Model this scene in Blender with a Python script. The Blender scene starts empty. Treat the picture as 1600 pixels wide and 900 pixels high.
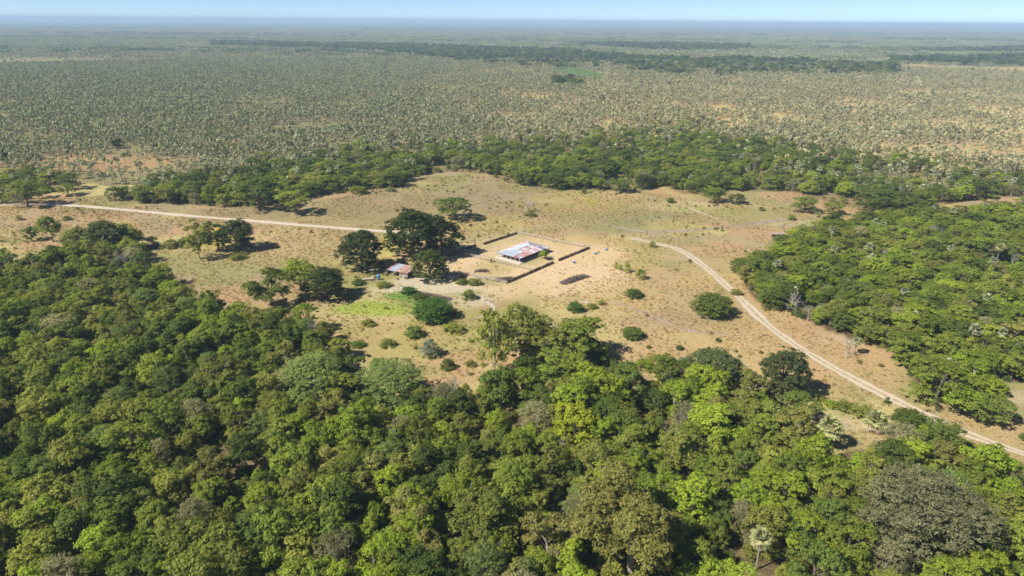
import bpy, math, random
import numpy as np
from mathutils import Vector, Matrix

R = math.radians
RNG = np.random.default_rng(7)
random.seed(7)
S = bpy.context.scene
C = S.collection

# ------------------------------------------------------------------ camera
CAM_H = 90.0
FPX = 1067.0                                   # focal length in photo pixels (1600 wide)
PITCH = math.atan2(450 - 33, FPX)
ROLL = math.atan2(12, 1600)
r0 = np.array([1.0, 0, 0]); f0 = np.array([0, math.cos(PITCH), -math.sin(PITCH)])
u0 = np.array([0, math.sin(PITCH), math.cos(PITCH)])
RV = math.cos(ROLL) * r0 + math.sin(ROLL) * u0
UV = math.cos(ROLL) * u0 - math.sin(ROLL) * r0
FV = f0
cam_d = bpy.data.cameras.new('camera'); cam = bpy.data.objects.new('camera', cam_d); C.objects.link(cam)
cam_d.sensor_width = 36; cam_d.lens = 36 * FPX / 1600
cam_d.clip_start = 0.5; cam_d.clip_end = 120000
cam.matrix_world = Matrix(((RV[0], UV[0], -FV[0], 0), (RV[1], UV[1], -FV[1], 0), (RV[2], UV[2], -FV[2], CAM_H), (0, 0, 0, 1)))
S.camera = cam

# ------------------------------------------------------------------ light
SUN_EL = 45.0
SHX, SHY = 0.90, 0.436                          # direction in which shadows fall
w = bpy.data.worlds.new('World'); S.world = w; w.use_nodes = True
nt = w.node_tree; bg = nt.nodes['Background']
sky = nt.nodes.new('ShaderNodeTexSky'); sky.sky_type = 'NISHITA'; sky.sun_disc = False
sky.sun_elevation = R(SUN_EL); sky.sun_rotation = math.atan2(-SHX, -SHY) % (2 * math.pi)
sky.altitude = 7000; sky.air_density = 1.0; sky.dust_density = 0.5; sky.ozone_density = 3.2
nt.links.new(sky.outputs[0], bg.inputs[0]); bg.inputs[1].default_value = 0.078
sd = bpy.data.lights.new('sun', 'SUN'); sd.energy = 4.75; sd.angle = R(0.53); sd.color = (1.0, 0.95, 0.87)
sun = bpy.data.objects.new('sun', sd); C.objects.link(sun)
sun.rotation_euler = Vector((SHX * math.cos(R(SUN_EL)), SHY * math.cos(R(SUN_EL)), -math.sin(R(SUN_EL)))).to_track_quat('-Z', 'Y').to_euler()
S.view_settings.view_transform = 'Standard'; S.view_settings.look = 'None'
S.view_settings.gamma = 1.0; S.view_settings.exposure = 0.78; S.view_settings.use_curve_mapping = False
try:
    S.cycles.max_bounces = 5; S.cycles.diffuse_bounces = 3; S.cycles.transmission_bounces = 3
    S.cycles.use_denoising = True; S.cycles.volume_bounces = 0
except Exception:
    pass

# ------------------------------------------------------------------ projection helpers (world positions from the survey of the photo)
def at(px, py, z=0.0):
    d = (px - 800) / FPX * RV + (450 - py) / FPX * UV + FV
    t = (z - CAM_H) / d[2]
    return np.array([d[0] * t, d[1] * t, z])
def proj(P):
    Q = np.asarray(P, float) - np.array([0, 0, CAM_H])
    dz = Q @ FV
    ok = dz > 1.0
    dzs = np.where(ok, dz, 1.0)
    return 800 + FPX * (Q @ RV) / dzs, 450 - FPX * (Q @ UV) / dzs, np.where(ok, dz, -1)
def ppm(px, py):                                # photo pixels per metre at a ground point
    p = at(px, py); return FPX / ((p - np.array([0, 0, CAM_H])) @ FV)
def elev(px, py):                               # how steeply the camera looks down on a ground point
    p = at(px, py); return math.atan2(CAM_H, math.hypot(p[0], p[1]))
def wpoly(pts): return np.array([at(x, y)[:2] for x, y in pts])
def inside(poly, x, y):
    c = np.zeros(x.shape, bool); n = len(poly); j = n - 1
    for i in range(n):
        xi, yi = poly[i]; xj, yj = poly[j]
        m = ((yi > y) != (yj > y))
        xc = (xj - xi) * (y - yi) / ((yj - yi) if yj != yi else 1e-9) + xi
        c ^= m & (x < xc); j = i
    return c
def vnoise(x, y, s, seed=0):                    # smooth value noise 0..1
    x = x / s + seed * 17.13; y = y / s + seed * 9.71
    xi = np.floor(x).astype(np.int64); yi = np.floor(y).astype(np.int64); fx = x - xi; fy = y - yi
    fx = fx * fx * (3 - 2 * fx); fy = fy * fy * (3 - 2 * fy)
    def h(a, b):
        v = np.sin(a * 127.1 + b * 311.7 + seed * 74.7) * 43758.5453
        return v - np.floor(v)
    return (h(xi, yi) * (1 - fx) + h(xi + 1, yi) * fx) * (1 - fy) + (h(xi, yi + 1) * (1 - fx) + h(xi + 1, yi + 1) * fx) * fy
def fbm(x, y, s, seed=0, o=4):
    a = np.zeros(np.shape(x)); k = 0.5; t = 0
    for i in range(o):
        a = a + k * vnoise(x, y, s / 2 ** i, seed + i); t += k; k *= 0.55
    return a / t
def sstep(a, b, v):
    t = np.clip((v - a) / (b - a), 0, 1); return t * t * (3 - 2 * t)

# ------------------------------------------------------------------ mesh helpers
class MB:
    def __init__(s): s.v = []; s.f = []; s.m = []
    def quad(s, a, b, c, d, m=0):
        n = len(s.v); s.v += [tuple(a), tuple(b), tuple(c), tuple(d)]; s.f.append((n, n + 1, n + 2, n + 3)); s.m.append(m)
    def box(s, c, size, rz=0.0, m=0, tilt=None):
        n = len(s.v); M = Matrix.Rotation(rz, 3, 'Z')
        if tilt: M = M @ Matrix.Rotation(tilt[1], 3, tilt[0])
        for dz in (-.5, .5):
            for dx, dy in ((-.5, -.5), (.5, -.5), (.5, .5), (-.5, .5)):
                p = M @ Vector((dx * size[0], dy * size[1], dz * size[2])); s.v.append((p.x + c[0], p.y + c[1], p.z + c[2]))
        for f in ((3, 2, 1, 0), (4, 5, 6, 7), (0, 1, 5, 4), (1, 2, 6, 5), (2, 3, 7, 6), (3, 0, 4, 7)):
            s.f.append(tuple(n + i for i in f)); s.m.append(m)
    def tube(s, pts, rad, k=5, m=0, cap=True):
        n0 = len(s.v); P = [Vector(p) for p in pts]
        for i, p in enumerate(P):
            d = (P[min(i + 1, len(P) - 1)] - P[max(i - 1, 0)]).normalized()
            a = d.orthogonal().normalized() if abs(d.z) < .95 else Vector((1, 0, 0)); a = (a - d * a.dot(d)).normalized(); b = d.cross(a)
            for j in range(k):
                t = 2 * math.pi * j / k; q = p + (a * math.cos(t) + b * math.sin(t)) * rad[i]; s.v.append(tuple(q))
        for i in range(len(P) - 1):
            for j in range(k):
                j2 = (j + 1) % k
                s.f.append((n0 + i * k + j, n0 + i * k + j2, n0 + (i + 1) * k + j2, n0 + (i + 1) * k + j)); s.m.append(m)
        if cap:
            s.f.append(tuple(n0 + (len(P) - 1) * k + j for j in range(k))); s.m.append(m)
            s.f.append(tuple(n0 + j for j in reversed(range(k)))); s.m.append(m)
    def mesh(s, name, mats, smooth=False):
        me = bpy.data.meshes.new(name); me.from_pydata(s.v, [], s.f)
        for mt in (mats if isinstance(mats, (list, tuple)) else [mats]): me.materials.append(mt)
        if s.m: me.polygons.foreach_set('material_index', s.m)
        if smooth: me.polygons.foreach_set('use_smooth', [True] * len(s.f))
        me.update(); return me
def quads_mesh(name, V, mats, mi=None, extra=None):
    """V: (n,4,3) array of quads; extra: MB joined in with its own material index"""
    n = len(V); vs = V.reshape(-1, 3)
    ev = np.array(extra.v) if extra and extra.v else np.zeros((0, 3)); ef = extra.f if extra else []
    me = bpy.data.meshes.new(name)
    allv = np.vstack([vs, ev]); me.vertices.add(len(allv)); me.vertices.foreach_set('co', allv.astype(np.float32).ravel())
    loops = [np.arange(n * 4)]; starts = [np.arange(n) * 4]; tot = n * 4
    el = []; es = []
    for f in ef:
        es.append(tot + len(el)); el += [i + len(vs) for i in f]
    loops = np.concatenate([np.arange(n * 4), np.array(el, dtype=np.int64)]) if el else np.arange(n * 4)
    starts = np.concatenate([np.arange(n) * 4, np.array(es, dtype=np.int64)]) if es else np.arange(n) * 4
    me.loops.add(len(loops)); me.loops.foreach_set('vertex_index', loops.astype(np.int32))
    me.polygons.add(len(starts)); me.polygons.foreach_set('loop_start', starts.astype(np.int32))
    for mt in mats: me.materials.append(mt)
    if extra: me.polygons.foreach_set('material_index', np.array([0] * n + [1] * len(ef), dtype=np.int32))
    me.update(calc_edges=True); me.validate(); return me
def obj(name, me, parent=None, loc=None, rz=0.0, scale=None):
    o = bpy.data.objects.new(name, me); C.objects.link(o)
    if parent is not None: o.parent = parent
    if loc is not None: o.location = tuple(float(c) for c in loc)
    if rz: o.rotation_euler = (0, 0, rz)
    if scale is not None: o.scale = scale if isinstance(scale, (tuple, list)) else (scale,) * 3
    return o
def tag(o, label=None, cat=None, group=None, kind=None):
    if label: o['label'] = label
    if cat: o['category'] = cat
    if group: o['group'] = group
    if kind: o['kind'] = kind
    return o

# ------------------------------------------------------------------ materials
def newmat(name):
    m = bpy.data.materials.new(name); m.use_nodes = True; n = m.node_tree.nodes; n.clear()
    out = n.new('ShaderNodeOutputMaterial'); return m, m.node_tree, n, out
def ramp(n, stops, interp='LINEAR'):
    r = n.new('ShaderNodeValToRGB'); e = r.color_ramp.elements; r.color_ramp.interpolation = interp
    while len(e) < len(stops): e.new(0.5)
    for i, (p, c) in enumerate(stops): e[i].position = p; e[i].color = (*c, 1)
    return r
def leaf_mat(name, c, c2=None, transl=0.42, var=0.24, patch=0.25):
    """leaves: colour of the species, shifted from tree to tree and from clump to clump"""
    m, t, n, out = newmat(name); L = t.links.new
    c2 = c2 or tuple(x * k for x, k in zip(c, (1.5, 1.25, 0.9)))
    oi = n.new('ShaderNodeObjectInfo'); geo = n.new('ShaderNodeNewGeometry')
    tc = n.new('ShaderNodeTexCoord')
    nz = n.new('ShaderNodeTexNoise'); nz.inputs['Scale'].default_value = 0.55; nz.inputs['Detail'].default_value = 2
    L(tc.outputs['Object'], nz.inputs['Vector'])
    add = n.new('ShaderNodeMath'); add.operation = 'MULTIPLY_ADD'; L(nz.outputs['Fac'], add.inputs[0]); add.inputs[1].default_value = 0.7
    mm = n.new('ShaderNodeMath'); mm.operation = 'MULTIPLY_ADD'; L(oi.outputs['Random'], mm.inputs[0]); mm.inputs[1].default_value = 0.8; mm.inputs[2].default_value = -0.3
    L(mm.outputs[0], add.inputs[2])
    mx = n.new('ShaderNodeMix'); mx.data_type = 'RGBA'; L(add.outputs[0], mx.inputs[0])
    mx.inputs[6].default_value = (*c, 1); mx.inputs[7].default_value = (*c2, 1)
    # brightness per leaf and per tree
    ri = n.new('ShaderNodeMapRange'); L(geo.outputs['Random Per Island'], ri.inputs[0]); ri.inputs[3].default_value = 0.75; ri.inputs[4].default_value = 1.3
    rt = n.new('ShaderNodeMath'); rt.operation = 'MULTIPLY'; L(oi.outputs['Random'], rt.inputs[0]); rt.inputs[1].default_value = 7.31
    fr = n.new('ShaderNodeMath'); fr.operation = 'FRACT'; L(rt.outputs[0], fr.inputs[0])
    rr = n.new('ShaderNodeMapRange'); L(fr.outputs[0], rr.inputs[0]); rr.inputs[3].default_value = 1 - var; rr.inputs[4].default_value = 1 + var
    pr = n.new('ShaderNodeMath'); pr.operation = 'MULTIPLY'; L(ri.outputs[0], pr.inputs[0]); L(rr.outputs[0], pr.inputs[1])
    sc = n.new('ShaderNodeVectorMath'); sc.operation = 'SCALE'; L(mx.outputs[2], sc.inputs[0]); L(pr.outputs[0], sc.inputs['Scale'])
    p = n.new('ShaderNodeBsdfPrincipled'); p.inputs['Roughness'].default_value = 0.6; p.inputs['Specular IOR Level'].default_value = 0.12
    L(sc.outputs[0], p.inputs['Base Color'])
    tr = n.new('ShaderNodeBsdfTranslucent'); s2 = n.new('ShaderNodeVectorMath'); s2.operation = 'MULTIPLY'; L(sc.outputs[0], s2.inputs[0]); s2.inputs[1].default_value = (1.25, 1.35, 0.6)
    L(s2.outputs[0], tr.inputs[0])
    mix = n.new('ShaderNodeMixShader'); mix.inputs[0].default_value = transl; L(p.outputs[0], mix.inputs[1]); L(tr.outputs[0], mix.inputs[2])
    L(mix.outputs[0], out.inputs[0]); return m
def solid_mat(name, c, c2=None, scale=3.0, rough=0.85, metal=0.0, bump=0.0, detail=4, coords='Object', objvar=0.0, stretch=None):
    m, t, n, out = newmat(name); L = t.links.new; c2 = c2 or tuple(x * 0.7 for x in c)
    tc = n.new('ShaderNodeTexCoord'); nz = n.new('ShaderNodeTexNoise'); nz.inputs['Scale'].default_value = scale; nz.inputs['Detail'].default_value = detail
    if stretch:
        mp = n.new('ShaderNodeMapping'); mp.inputs['Scale'].default_value = stretch; L(tc.outputs[coords], mp.inputs[0]); L(mp.outputs[0], nz.inputs['Vector'])
    else: L(tc.outputs[coords], nz.inputs['Vector'])
    rp = ramp(n, [(0.3, c2), (0.7, c)]); L(nz.outputs['Fac'], rp.inputs[0])
    col = rp.outputs[0]
    if objvar:
        oi = n.new('ShaderNodeObjectInfo'); mr = n.new('ShaderNodeMapRange'); L(oi.outputs['Random'], mr.inputs[0]); mr.inputs[3].default_value = 1 - objvar; mr.inputs[4].default_value = 1 + objvar
        sc = n.new('ShaderNodeVectorMath'); sc.operation = 'SCALE'; L(col, sc.inputs[0]); L(mr.outputs[0], sc.inputs['Scale']); col = sc.outputs[0]
    p = n.new('ShaderNodeBsdfPrincipled'); p.inputs['Roughness'].default_value = rough; p.inputs['Metallic'].default_value = metal
    L(col, p.inputs['Base Color'])
    if bump:
        b = n.new('ShaderNodeBump'); b.inputs['Strength'].default_value = bump; L(nz.outputs['Fac'], b.inputs['Height']); L(b.outputs[0], p.inputs['Normal'])
    L(p.outputs[0], out.inputs[0]); return m

LEAF = {
    'dark':   leaf_mat('leaf_dark_green', (0.102, 0.149, 0.029), (0.164, 0.204, 0.040)),
    'farm':   leaf_mat('leaf_farm_tree', (.060, .086, .021), (.104, .124, .031)),
    'olive':  leaf_mat('leaf_olive', (0.220, 0.249, 0.048), (0.322, 0.326, 0.064)),
    'mid':    leaf_mat('leaf_mid_green', (0.179, 0.235, 0.037), (0.282, 0.317, 0.046)),
    'bright': leaf_mat('leaf_bright_green', (0.226, 0.299, 0.031), (0.328, 0.385, 0.040)),
    'yellow': leaf_mat('leaf_yellow_green', (.270, .320, .024), (.360, .385, .028)),
    'feather': leaf_mat('leaf_pale_feathery', (.175, .232, .068), (.248, .295, .084)),
    'grey':   leaf_mat('leaf_grey_olive', (0.271, 0.264, 0.132), (0.356, 0.330, 0.171)),
    'thorn':  leaf_mat('leaf_thorn_tree', (0.115, 0.167, 0.031), (0.186, 0.229, 0.042)),
    'brown':  leaf_mat('leaf_olive_brown', (0.215, 0.220, 0.057), (0.299, 0.277, 0.073)),
    'sage':   leaf_mat('leaf_sage_green', (.110, .138, .050), (.165, .190, .066)),
    'blue':   leaf_mat('leaf_blue_grey', (.190, .225, .165), (.250, .280, .205)),
    'lush':   leaf_mat('leaf_lush_green', (.085, .180, .028), (.125, .225, .036)),
}
PALM_NEAR = leaf_mat('palm_leaf_near', (.285, .305, .130), (.410, .400, .185), transl=0.25)
PALM_STRAW = leaf_mat('palm_leaf_straw', (.330, .325, .185), (.450, .410, .235), transl=0.25)
PALM_LEAF = leaf_mat('palm_leaf', (.262, .285, .165), (.370, .365, .215), transl=0.25)
PALM_DEAD = leaf_mat('palm_dead_leaf', (.300, .230, .150), (.380, .290, .190), transl=0.15)
BARK = solid_mat('bark_grey_brown', (.20, .165, .13), (.09, .07, .055), 4, .9)
BARK_PALE = solid_mat('bark_pale', (.46, .41, .34), (.24, .20, .16), 3, .9)
PALM_BARK = solid_mat('palm_bark', (.34, .30, .25), (.20, .17, .14), 5, .9)
DEADWOOD = solid_mat('dead_wood_grey', (.40, .37, .34), (.22, .19, .17), 3, .9)

# ------------------------------------------------------------------ plant meshes
def rdir(rng, n):
    v = rng.normal(size=(n, 3)); return v / np.linalg.norm(v, axis=1)[:, None]
def leaf_quads(rng, P, N, size, aspect=1.5, jitter=0.8):
    """one bent diamond-ish leaf spray per point"""
    n = len(P); nn = N + jitter * rdir(rng, n); nn /= np.linalg.norm(nn, axis=1)[:, None]
    a = np.cross(nn, rdir(rng, n)); a /= (np.linalg.norm(a, axis=1)[:, None] + 1e-9); b = np.cross(nn, a)
    s = size * rng.uniform(0.6, 1.4, n)[:, None]
    L = s * aspect * 0.5; W = s * 0.5
    V = np.empty((n, 4, 3))
    V[:, 0] = P - a * L; V[:, 1] = P + b * W * rng.uniform(.6, 1.2, (n, 1)) + a * L * .1; V[:, 2] = P + a * L - nn * L * .3; V[:, 3] = P - b * W * rng.uniform(.6, 1.2, (n, 1)) + a * L * .1
    return V
def make_lobes(rng, style):
    """crown layout in a tree of height 10, crown radius about 4.7: list of (x,y,z,rx,rz)"""
    out = []
    def low(n, d0, z0, z1, r):
        for i in range(n):
            a = i * 6.283 / n + rng.uniform(-.4, .4); d = d0 * rng.uniform(.75, 1.15); q = r * rng.uniform(.7, 1.2); out.append((d * math.cos(a), d * math.sin(a), rng.uniform(z0, z1), q, q * .95))
    if style == 'round':
        k = rng.integers(9, 15); ex = rng.uniform(.8, 1.25)
        for i in range(k):
            a = i * 2.4 + rng.uniform(-.7, .7); d = 3.4 * math.sqrt((i + .4) / k) * rng.uniform(.8, 1.2); r = rng.uniform(.95, 2.1)
            out.append((d * math.cos(a) * ex, d * math.sin(a) / ex, 8.1 - 0.23 * d * d + rng.uniform(-1.5, .9), r, r * rng.uniform(.7, 1.0)))
        low(9, 2.9, 2.0, 5.0, 1.5)
    elif style == 'full':                       # big farm trees: heavy crown hanging low
        for i in range(22):
            a = i * 2.4 + rng.uniform(-.4, .4); d = 3.7 * math.sqrt((i + .4) / 22) * rng.uniform(.85, 1.1); r = rng.uniform(1.0, 1.7); out.append((d * math.cos(a), d * math.sin(a), 8.4 - .22 * d * d + rng.uniform(-1.0, .6), r, r * .85))
        low(11, 3.4, 3.6, 5.2, 1.4); low(9, 2.9, 1.6, 2.6, 1.5)
    elif style == 'flat':
        k = rng.integers(12, 17)
        for i in range(k):
            a = i * 2.4 + rng.uniform(-.5, .5); d = 4.0 * math.sqrt((i + .3) / k) * rng.uniform(.85, 1.12); r = rng.uniform(.9, 1.8)
            out.append((d * math.cos(a), d * math.sin(a), 8.7 - 0.13 * d * d + rng.uniform(-.7, .5), r, r * .6))
        low(8, 3.1, 2.4, 5.4, 1.5)
    elif style == 'open':
        k = rng.integers(9, 12)
        for i in range(k):
            a = i * 2.4 + rng.uniform(-.6, .6); d = 3.6 * math.sqrt((i + .3) / k); r = rng.uniform(.85, 1.6)
            out.append((d * math.cos(a), d * math.sin(a), rng.uniform(4.8, 8.8) - .12 * d * d + (.8 if i < 3 else 0), r, r * .85))
        low(6, 2.6, 2.2, 4.2, 1.2)
    elif style == 'dome':
        for i in range(20):
            a = i * 2.4; q = (i + .5) / 20; d = 3.5 * math.sqrt(q) * rng.uniform(.9, 1.08); r = rng.uniform(1.2, 1.8)
            out.append((d * math.cos(a), d * math.sin(a), 2.0 + 6.5 * math.sqrt(max(0, 1 - (d / 4.6) ** 2)) + rng.uniform(-.3, .3), r, r))
        low(9, 3.3, 1.6, 2.4, 1.6); low(9, 3.4, 3.4, 4.6, 1.5)
    elif style == 'bush':                       # foliage down to the ground, height 10 too
        for i in range(14):
            a = i * 2.4 + rng.uniform(-.3, .3); q = (i + .5) / 14; d = 3.6 * math.sqrt(q) * rng.uniform(.85, 1.12); r = rng.uniform(1.1, 2.0)
            out.append((d * math.cos(a), d * math.sin(a), 7.9 - .36 * d * d + rng.uniform(-1.4, 1.0), r, r * 1.15))
        low(9, 3.3, 1.2, 2.4, 1.6)
    return out
def crown_quads(rng, style, nsub=270, per=36, leaf=.23, sub=.62, clump=.7):
    L = make_lobes(rng, style); A = np.array([l[3] * (l[3] + l[4]) for l in L]); A /= A.sum()
    ids = rng.choice(len(L), nsub, p=A); La = np.array(L)[ids]
    d = rdir(rng, nsub); d[:, 2] = np.where(d[:, 2] < -.45, -d[:, 2], d[:, 2])
    ctr = La[:, :3] + d * np.stack([La[:, 3], La[:, 3], La[:, 4]], 1) * rng.uniform(.66, 1.08, (nsub, 1))
    ctr[:, 2] = np.maximum(ctr[:, 2], .5)
    cid = np.repeat(np.arange(nsub), per); n = len(cid)
    e = rdir(rng, n); e[:, 2] = np.where(e[:, 2] < -.25, -e[:, 2] * .6, e[:, 2])
    sr = sub * (.45 + 1.1 * rng.uniform(size=nsub) ** 1.5)[cid]
    far_ = np.where(rng.uniform(size=n) < .14, rng.uniform(1.0, 1.7, n), 1.0)     # loose sprays beyond the clump
    P = ctr[cid] + e * (sr * far_ * rng.uniform(.4, 1.0, n) ** .6)[:, None] * np.array([1, 1, .75])
    P[:, 2] = np.maximum(P[:, 2], .12)
    N = e * .7 + d[cid] * .6 + np.array([0, 0, .35])
    return leaf_quads(rng, P, N, leaf, aspect=1.7, jitter=clump), L
def trunk_mb(rng, L, r=.24, limbs=7, pale=False, base=2.2, multi=1):
    mb = MB(); top = Vector((rng.uniform(-.3, .3), rng.uniform(-.3, .3), base + 1.6))
    mb.tube([(0, 0, -.2), (top.x * .3, top.y * .3, base * .55), top], [r * 1.25, r, r * .8], 6)
    order = sorted(range(len(L)), key=lambda i: -L[i][2])[:limbs]
    for i in order:
        x, y, z, a, b = L[i]; e = Vector((x, y, z - b * .1)); s = top.lerp(Vector((0, 0, base * .6)), rng.uniform(0, .8))
        m1 = s.lerp(e, .45) + Vector((rng.uniform(-.3, .3), rng.uniform(-.3, .3), .5)); mb.tube([s, m1, e], [r * .55, r * .36, r * .10], 5, cap=False)
        for q in range(2):
            e2 = e + Vector((rng.uniform(-1, 1) * a, rng.uniform(-1, 1) * a, rng.uniform(.1, 1.12) * b)); mb.tube([m1, m1.lerp(e2, .6), e2], [r * .3, r * .18, .02], 4, cap=False)
    return mb
def bare_mb(rng, height=10, r=.3, spread=.55, depth=5, fine=True):
    mb = MB()
    def grow(p, d, ln, rad, lev):
        m1 = p + d * ln * .5 + Vector(rng.normal(0, .06 * ln, 3)); e = p + d * ln + Vector(rng.normal(0, .08 * ln, 3))
        mb.tube([p, m1, e], [rad, rad * .82, rad * .62], 5 if lev < 2 else 3, cap=False)
        if lev >= depth: return
        for i in range(3 if lev else 4):
            nd = (d + Vector(rng.normal(0, spread, 3)) + Vector((0, 0, .12))).normalized(); grow(e if i else m1, nd, ln * rng.uniform(.58, .78), max(rad * .55, .02), lev + 1)
    grow(Vector((0, 0, -.2)), Vector((0, 0, 1)), height * .36, r, 0)
    return mb

TREE = {}                                       # class -> list of dict(crown, trunk, joined, R, H)
def add_variants(key, mat, style, nvar, bark=BARK, lod=None, **kw):
    TREE[key] = []
    for i in range(nvar):
        rng = np.random.default_rng(abs(hash_(key)) + i * 97)
        V, L = crown_quads(rng, style, **kw)
        tm = trunk_mb(rng, L, r=.26 if style != 'bush' else .14, base=1.0 if style in ('bush', 'dome') else 2.4)
        d = dict(crown=quads_mesh('crown', V, [mat]), trunk=tm.mesh('trunk', bark), R=4.6, H=float(np.percentile(V[:, :, 2], 99)))
        xy = V.reshape(-1, 3); d['R'] = float(np.percentile(np.hypot(xy[:, 0], xy[:, 1]), 97)); TREE[key].append(d)
def hash_(s):
    v = 7
    for ch in s: v = (v * 31 + ord(ch)) % 1000003
    return v
add_variants('dark', LEAF['dark'], 'round', 4)
add_variants('olive', LEAF['olive'], 'round', 5, bark=BARK_PALE)
add_variants('mid', LEAF['mid'], 'round', 5)
add_variants('bright', LEAF['bright'], 'round', 4, bark=BARK_PALE)
add_variants('yellow', LEAF['yellow'], 'round', 2)
add_variants('brown', LEAF['brown'], 'open', 3, bark=BARK_PALE, nsub=230)
add_variants('feather', LEAF['feather'], 'dome', 2, nsub=560, per=26, leaf=.17, sub=.5, clump=.9)
add_variants('grey', LEAF['grey'], 'dome', 3, bark=DEADWOOD, nsub=420, per=20, leaf=.17, sub=.62, clump=1.0)
add_variants('thorn', LEAF['thorn'], 'flat', 4, nsub=300, per=34, leaf=.20, sub=.5)
add_variants('thornmid', LEAF['mid'], 'flat', 4, nsub=300, per=34, leaf=.20, sub=.5)
add_variants('thornbright', LEAF['bright'], 'flat', 3, nsub=300, per=34, leaf=.20, sub=.5)
add_variants('sparse', LEAF['dark'], 'open', 3, nsub=230, per=34, leaf=.23)
add_variants('sparseolive', LEAF['olive'], 'open', 3, bark=BARK_PALE, nsub=230, per=34, leaf=.23)
add_variants('farm', LEAF['farm'], 'full', 3, nsub=620, per=34, leaf=.19, sub=.5)
add_variants('sage', LEAF['sage'], 'full', 2, nsub=620, per=34, leaf=.19, sub=.5)
add_variants('densedark', LEAF['farm'], 'dome', 1, nsub=560, per=34, leaf=.20, sub=.45)
add_variants('giantbrown', LEAF['brown'], 'open', 1, bark=BARK_PALE, nsub=900, per=34, leaf=.14, sub=.40)
add_variants('giantgrey', LEAF['grey'], 'dome', 1, bark=DEADWOOD, nsub=1100, per=30, leaf=.12, sub=.40, clump=1.0)
add_variants('giantfeather', LEAF['feather'], 'dome', 2, nsub=900, per=30, leaf=.13, sub=.40, clump=.9)
add_variants('bush', LEAF['thorn'], 'bush', 3, nsub=300, per=32, leaf=.24, sub=.6)
add_variants('bushdense', LEAF['thorn'], 'dome', 2, nsub=620, per=32, leaf=.20, sub=.45)
add_variants('bushlush', LEAF['lush'], 'dome', 2, nsub=560, per=32, leaf=.20, sub=.5)
add_variants('bushbright', LEAF['bright'], 'bush', 2, nsub=200, per=26, leaf=.30)
add_variants('bushblue', LEAF['blue'], 'bush', 1, nsub=320, per=26, leaf=.22, clump=.9)
add_variants('busholive', LEAF['olive'], 'bush', 2, nsub=200, per=26, leaf=.30)
BARE = []
for i in range(4):
    rng = np.random.default_rng(300 + i); b = bare_mb(rng, spread=.5 + .05 * i)
    zs = np.array(b.v); BARE.append(dict(trunk=b.mesh('branches', DEADWOOD), crown=None, R=float(np.percentile(np.hypot(zs[:, 0], zs[:, 1]), 97)), H=float(zs[:, 2].max())))

# palms: trunk 6.3, crown to about 8, crown radius about 1.8
def frond_quads(rng, elev_a, az, ln, seg, blade=.12):
    """fan leaf: stalk then a fan of pointed blades"""
    o = np.array([0, 0, 0.0]); d = np.array([math.cos(az) * math.cos(elev_a), math.sin(az) * math.cos(elev_a), math.sin(elev_a)])
    side = np.array([-math.sin(az), math.cos(az), 0]); up = np.cross(d, side)
    hub = d * ln * .5; q = []
    q.append([o + side * .025, o - side * .025, hub - side * .02, hub + side * .02])
    for i in range(seg):
        a = (i - (seg - 1) / 2) / seg * 3.9
        t = d * math.cos(a) + side * math.sin(a)
        tip = hub + t * ln * .52 * rng.uniform(.85, 1.1) - np.array([0, 0, .18 * ln * rng.uniform(.4, 1.2)]) - up * .1 * abs(math.sin(a))
        wv = np.cross(t, up); wv /= np.linalg.norm(wv) + 1e-9; wd = blade * ln
        mid = hub + (tip - hub) * .5
        q.append([hub, mid + wv * wd, tip, mid - wv * wd])
    return q
def palm_parts(rng, nf=22, seg=9, H=6.6):
    tr = MB(); lean = rng.uniform(-.35, .35, 2); pts = [(lean[0] * t * t, lean[1] * t * t, -.2 + (H + .2) * t) for t in (0, .33, .66, 1)]
    tr.tube(pts, [.19, .15, .14, .15], 6); top = np.array(pts[-1]); live = []; dead = []
    for i in range(nf):
        el = R(78 - 112 * (i / (nf - 1)) + rng.uniform(-8, 8)); az = i * 2.4 + rng.uniform(-.3, .3); q = np.array(frond_quads(rng, el, az, rng.uniform(1.6, 2.1), seg))
        live.append(q + top)
    for i in range(max(3, nf // 4)):
        q = np.array(frond_quads(rng, R(-62 + rng.uniform(-15, 15)), i * 2.4, rng.uniform(1.2, 1.6), max(3, seg // 2))); dead.append(q + top)
    return tr, live, dead, top
PALM = []
for i in range(5):
    rng = np.random.default_rng(500 + i); tr, live, dead, top = palm_parts(rng, 16, 5, H=rng.uniform(5.6, 7.4))
    lv = np.concatenate(live); dv = np.concatenate(dead)
    ex = MB(); ex.v = list(tr.v); ex.f = list(tr.f); ex.m = list(tr.m)
    for q in dv: ex.quad(*q)
    PALM.append(dict(crown=quads_mesh('crown', lv, [PALM_LEAF]), trunk=tr.mesh('trunk', PALM_BARK), dead=quads_mesh('dead_fronds', dv, [PALM_DEAD]), joined=quads_mesh('palm', lv, [PALM_LEAF, PALM_BARK], extra=ex), H=float(lv[:, :, 2].max()), R=1.85))
PALM_FAR = []
for i in range(8):
    rng = np.random.default_rng(540 + i); tr = MB(); H = rng.uniform(5.0, 7.5); tr.tube([(0, 0, -.1), (rng.uniform(-.3, .3), rng.uniform(-.3, .3), H)], [.17, .14], 3, cap=False)
    d = rdir(rng, 34); d[:, 2] = np.where(d[:, 2] < -.5, -d[:, 2], d[:, 2]); P = np.array([0, 0, H + .1]) + d * rng.uniform(.7, 1.5, (34, 1)); PALM_FAR.append(quads_mesh('far_palm', leaf_quads(rng, P, d * .4, 1.0, jitter=.9), [PALM_LEAF if i < 4 else PALM_STRAW, PALM_BARK], extra=tr))

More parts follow.
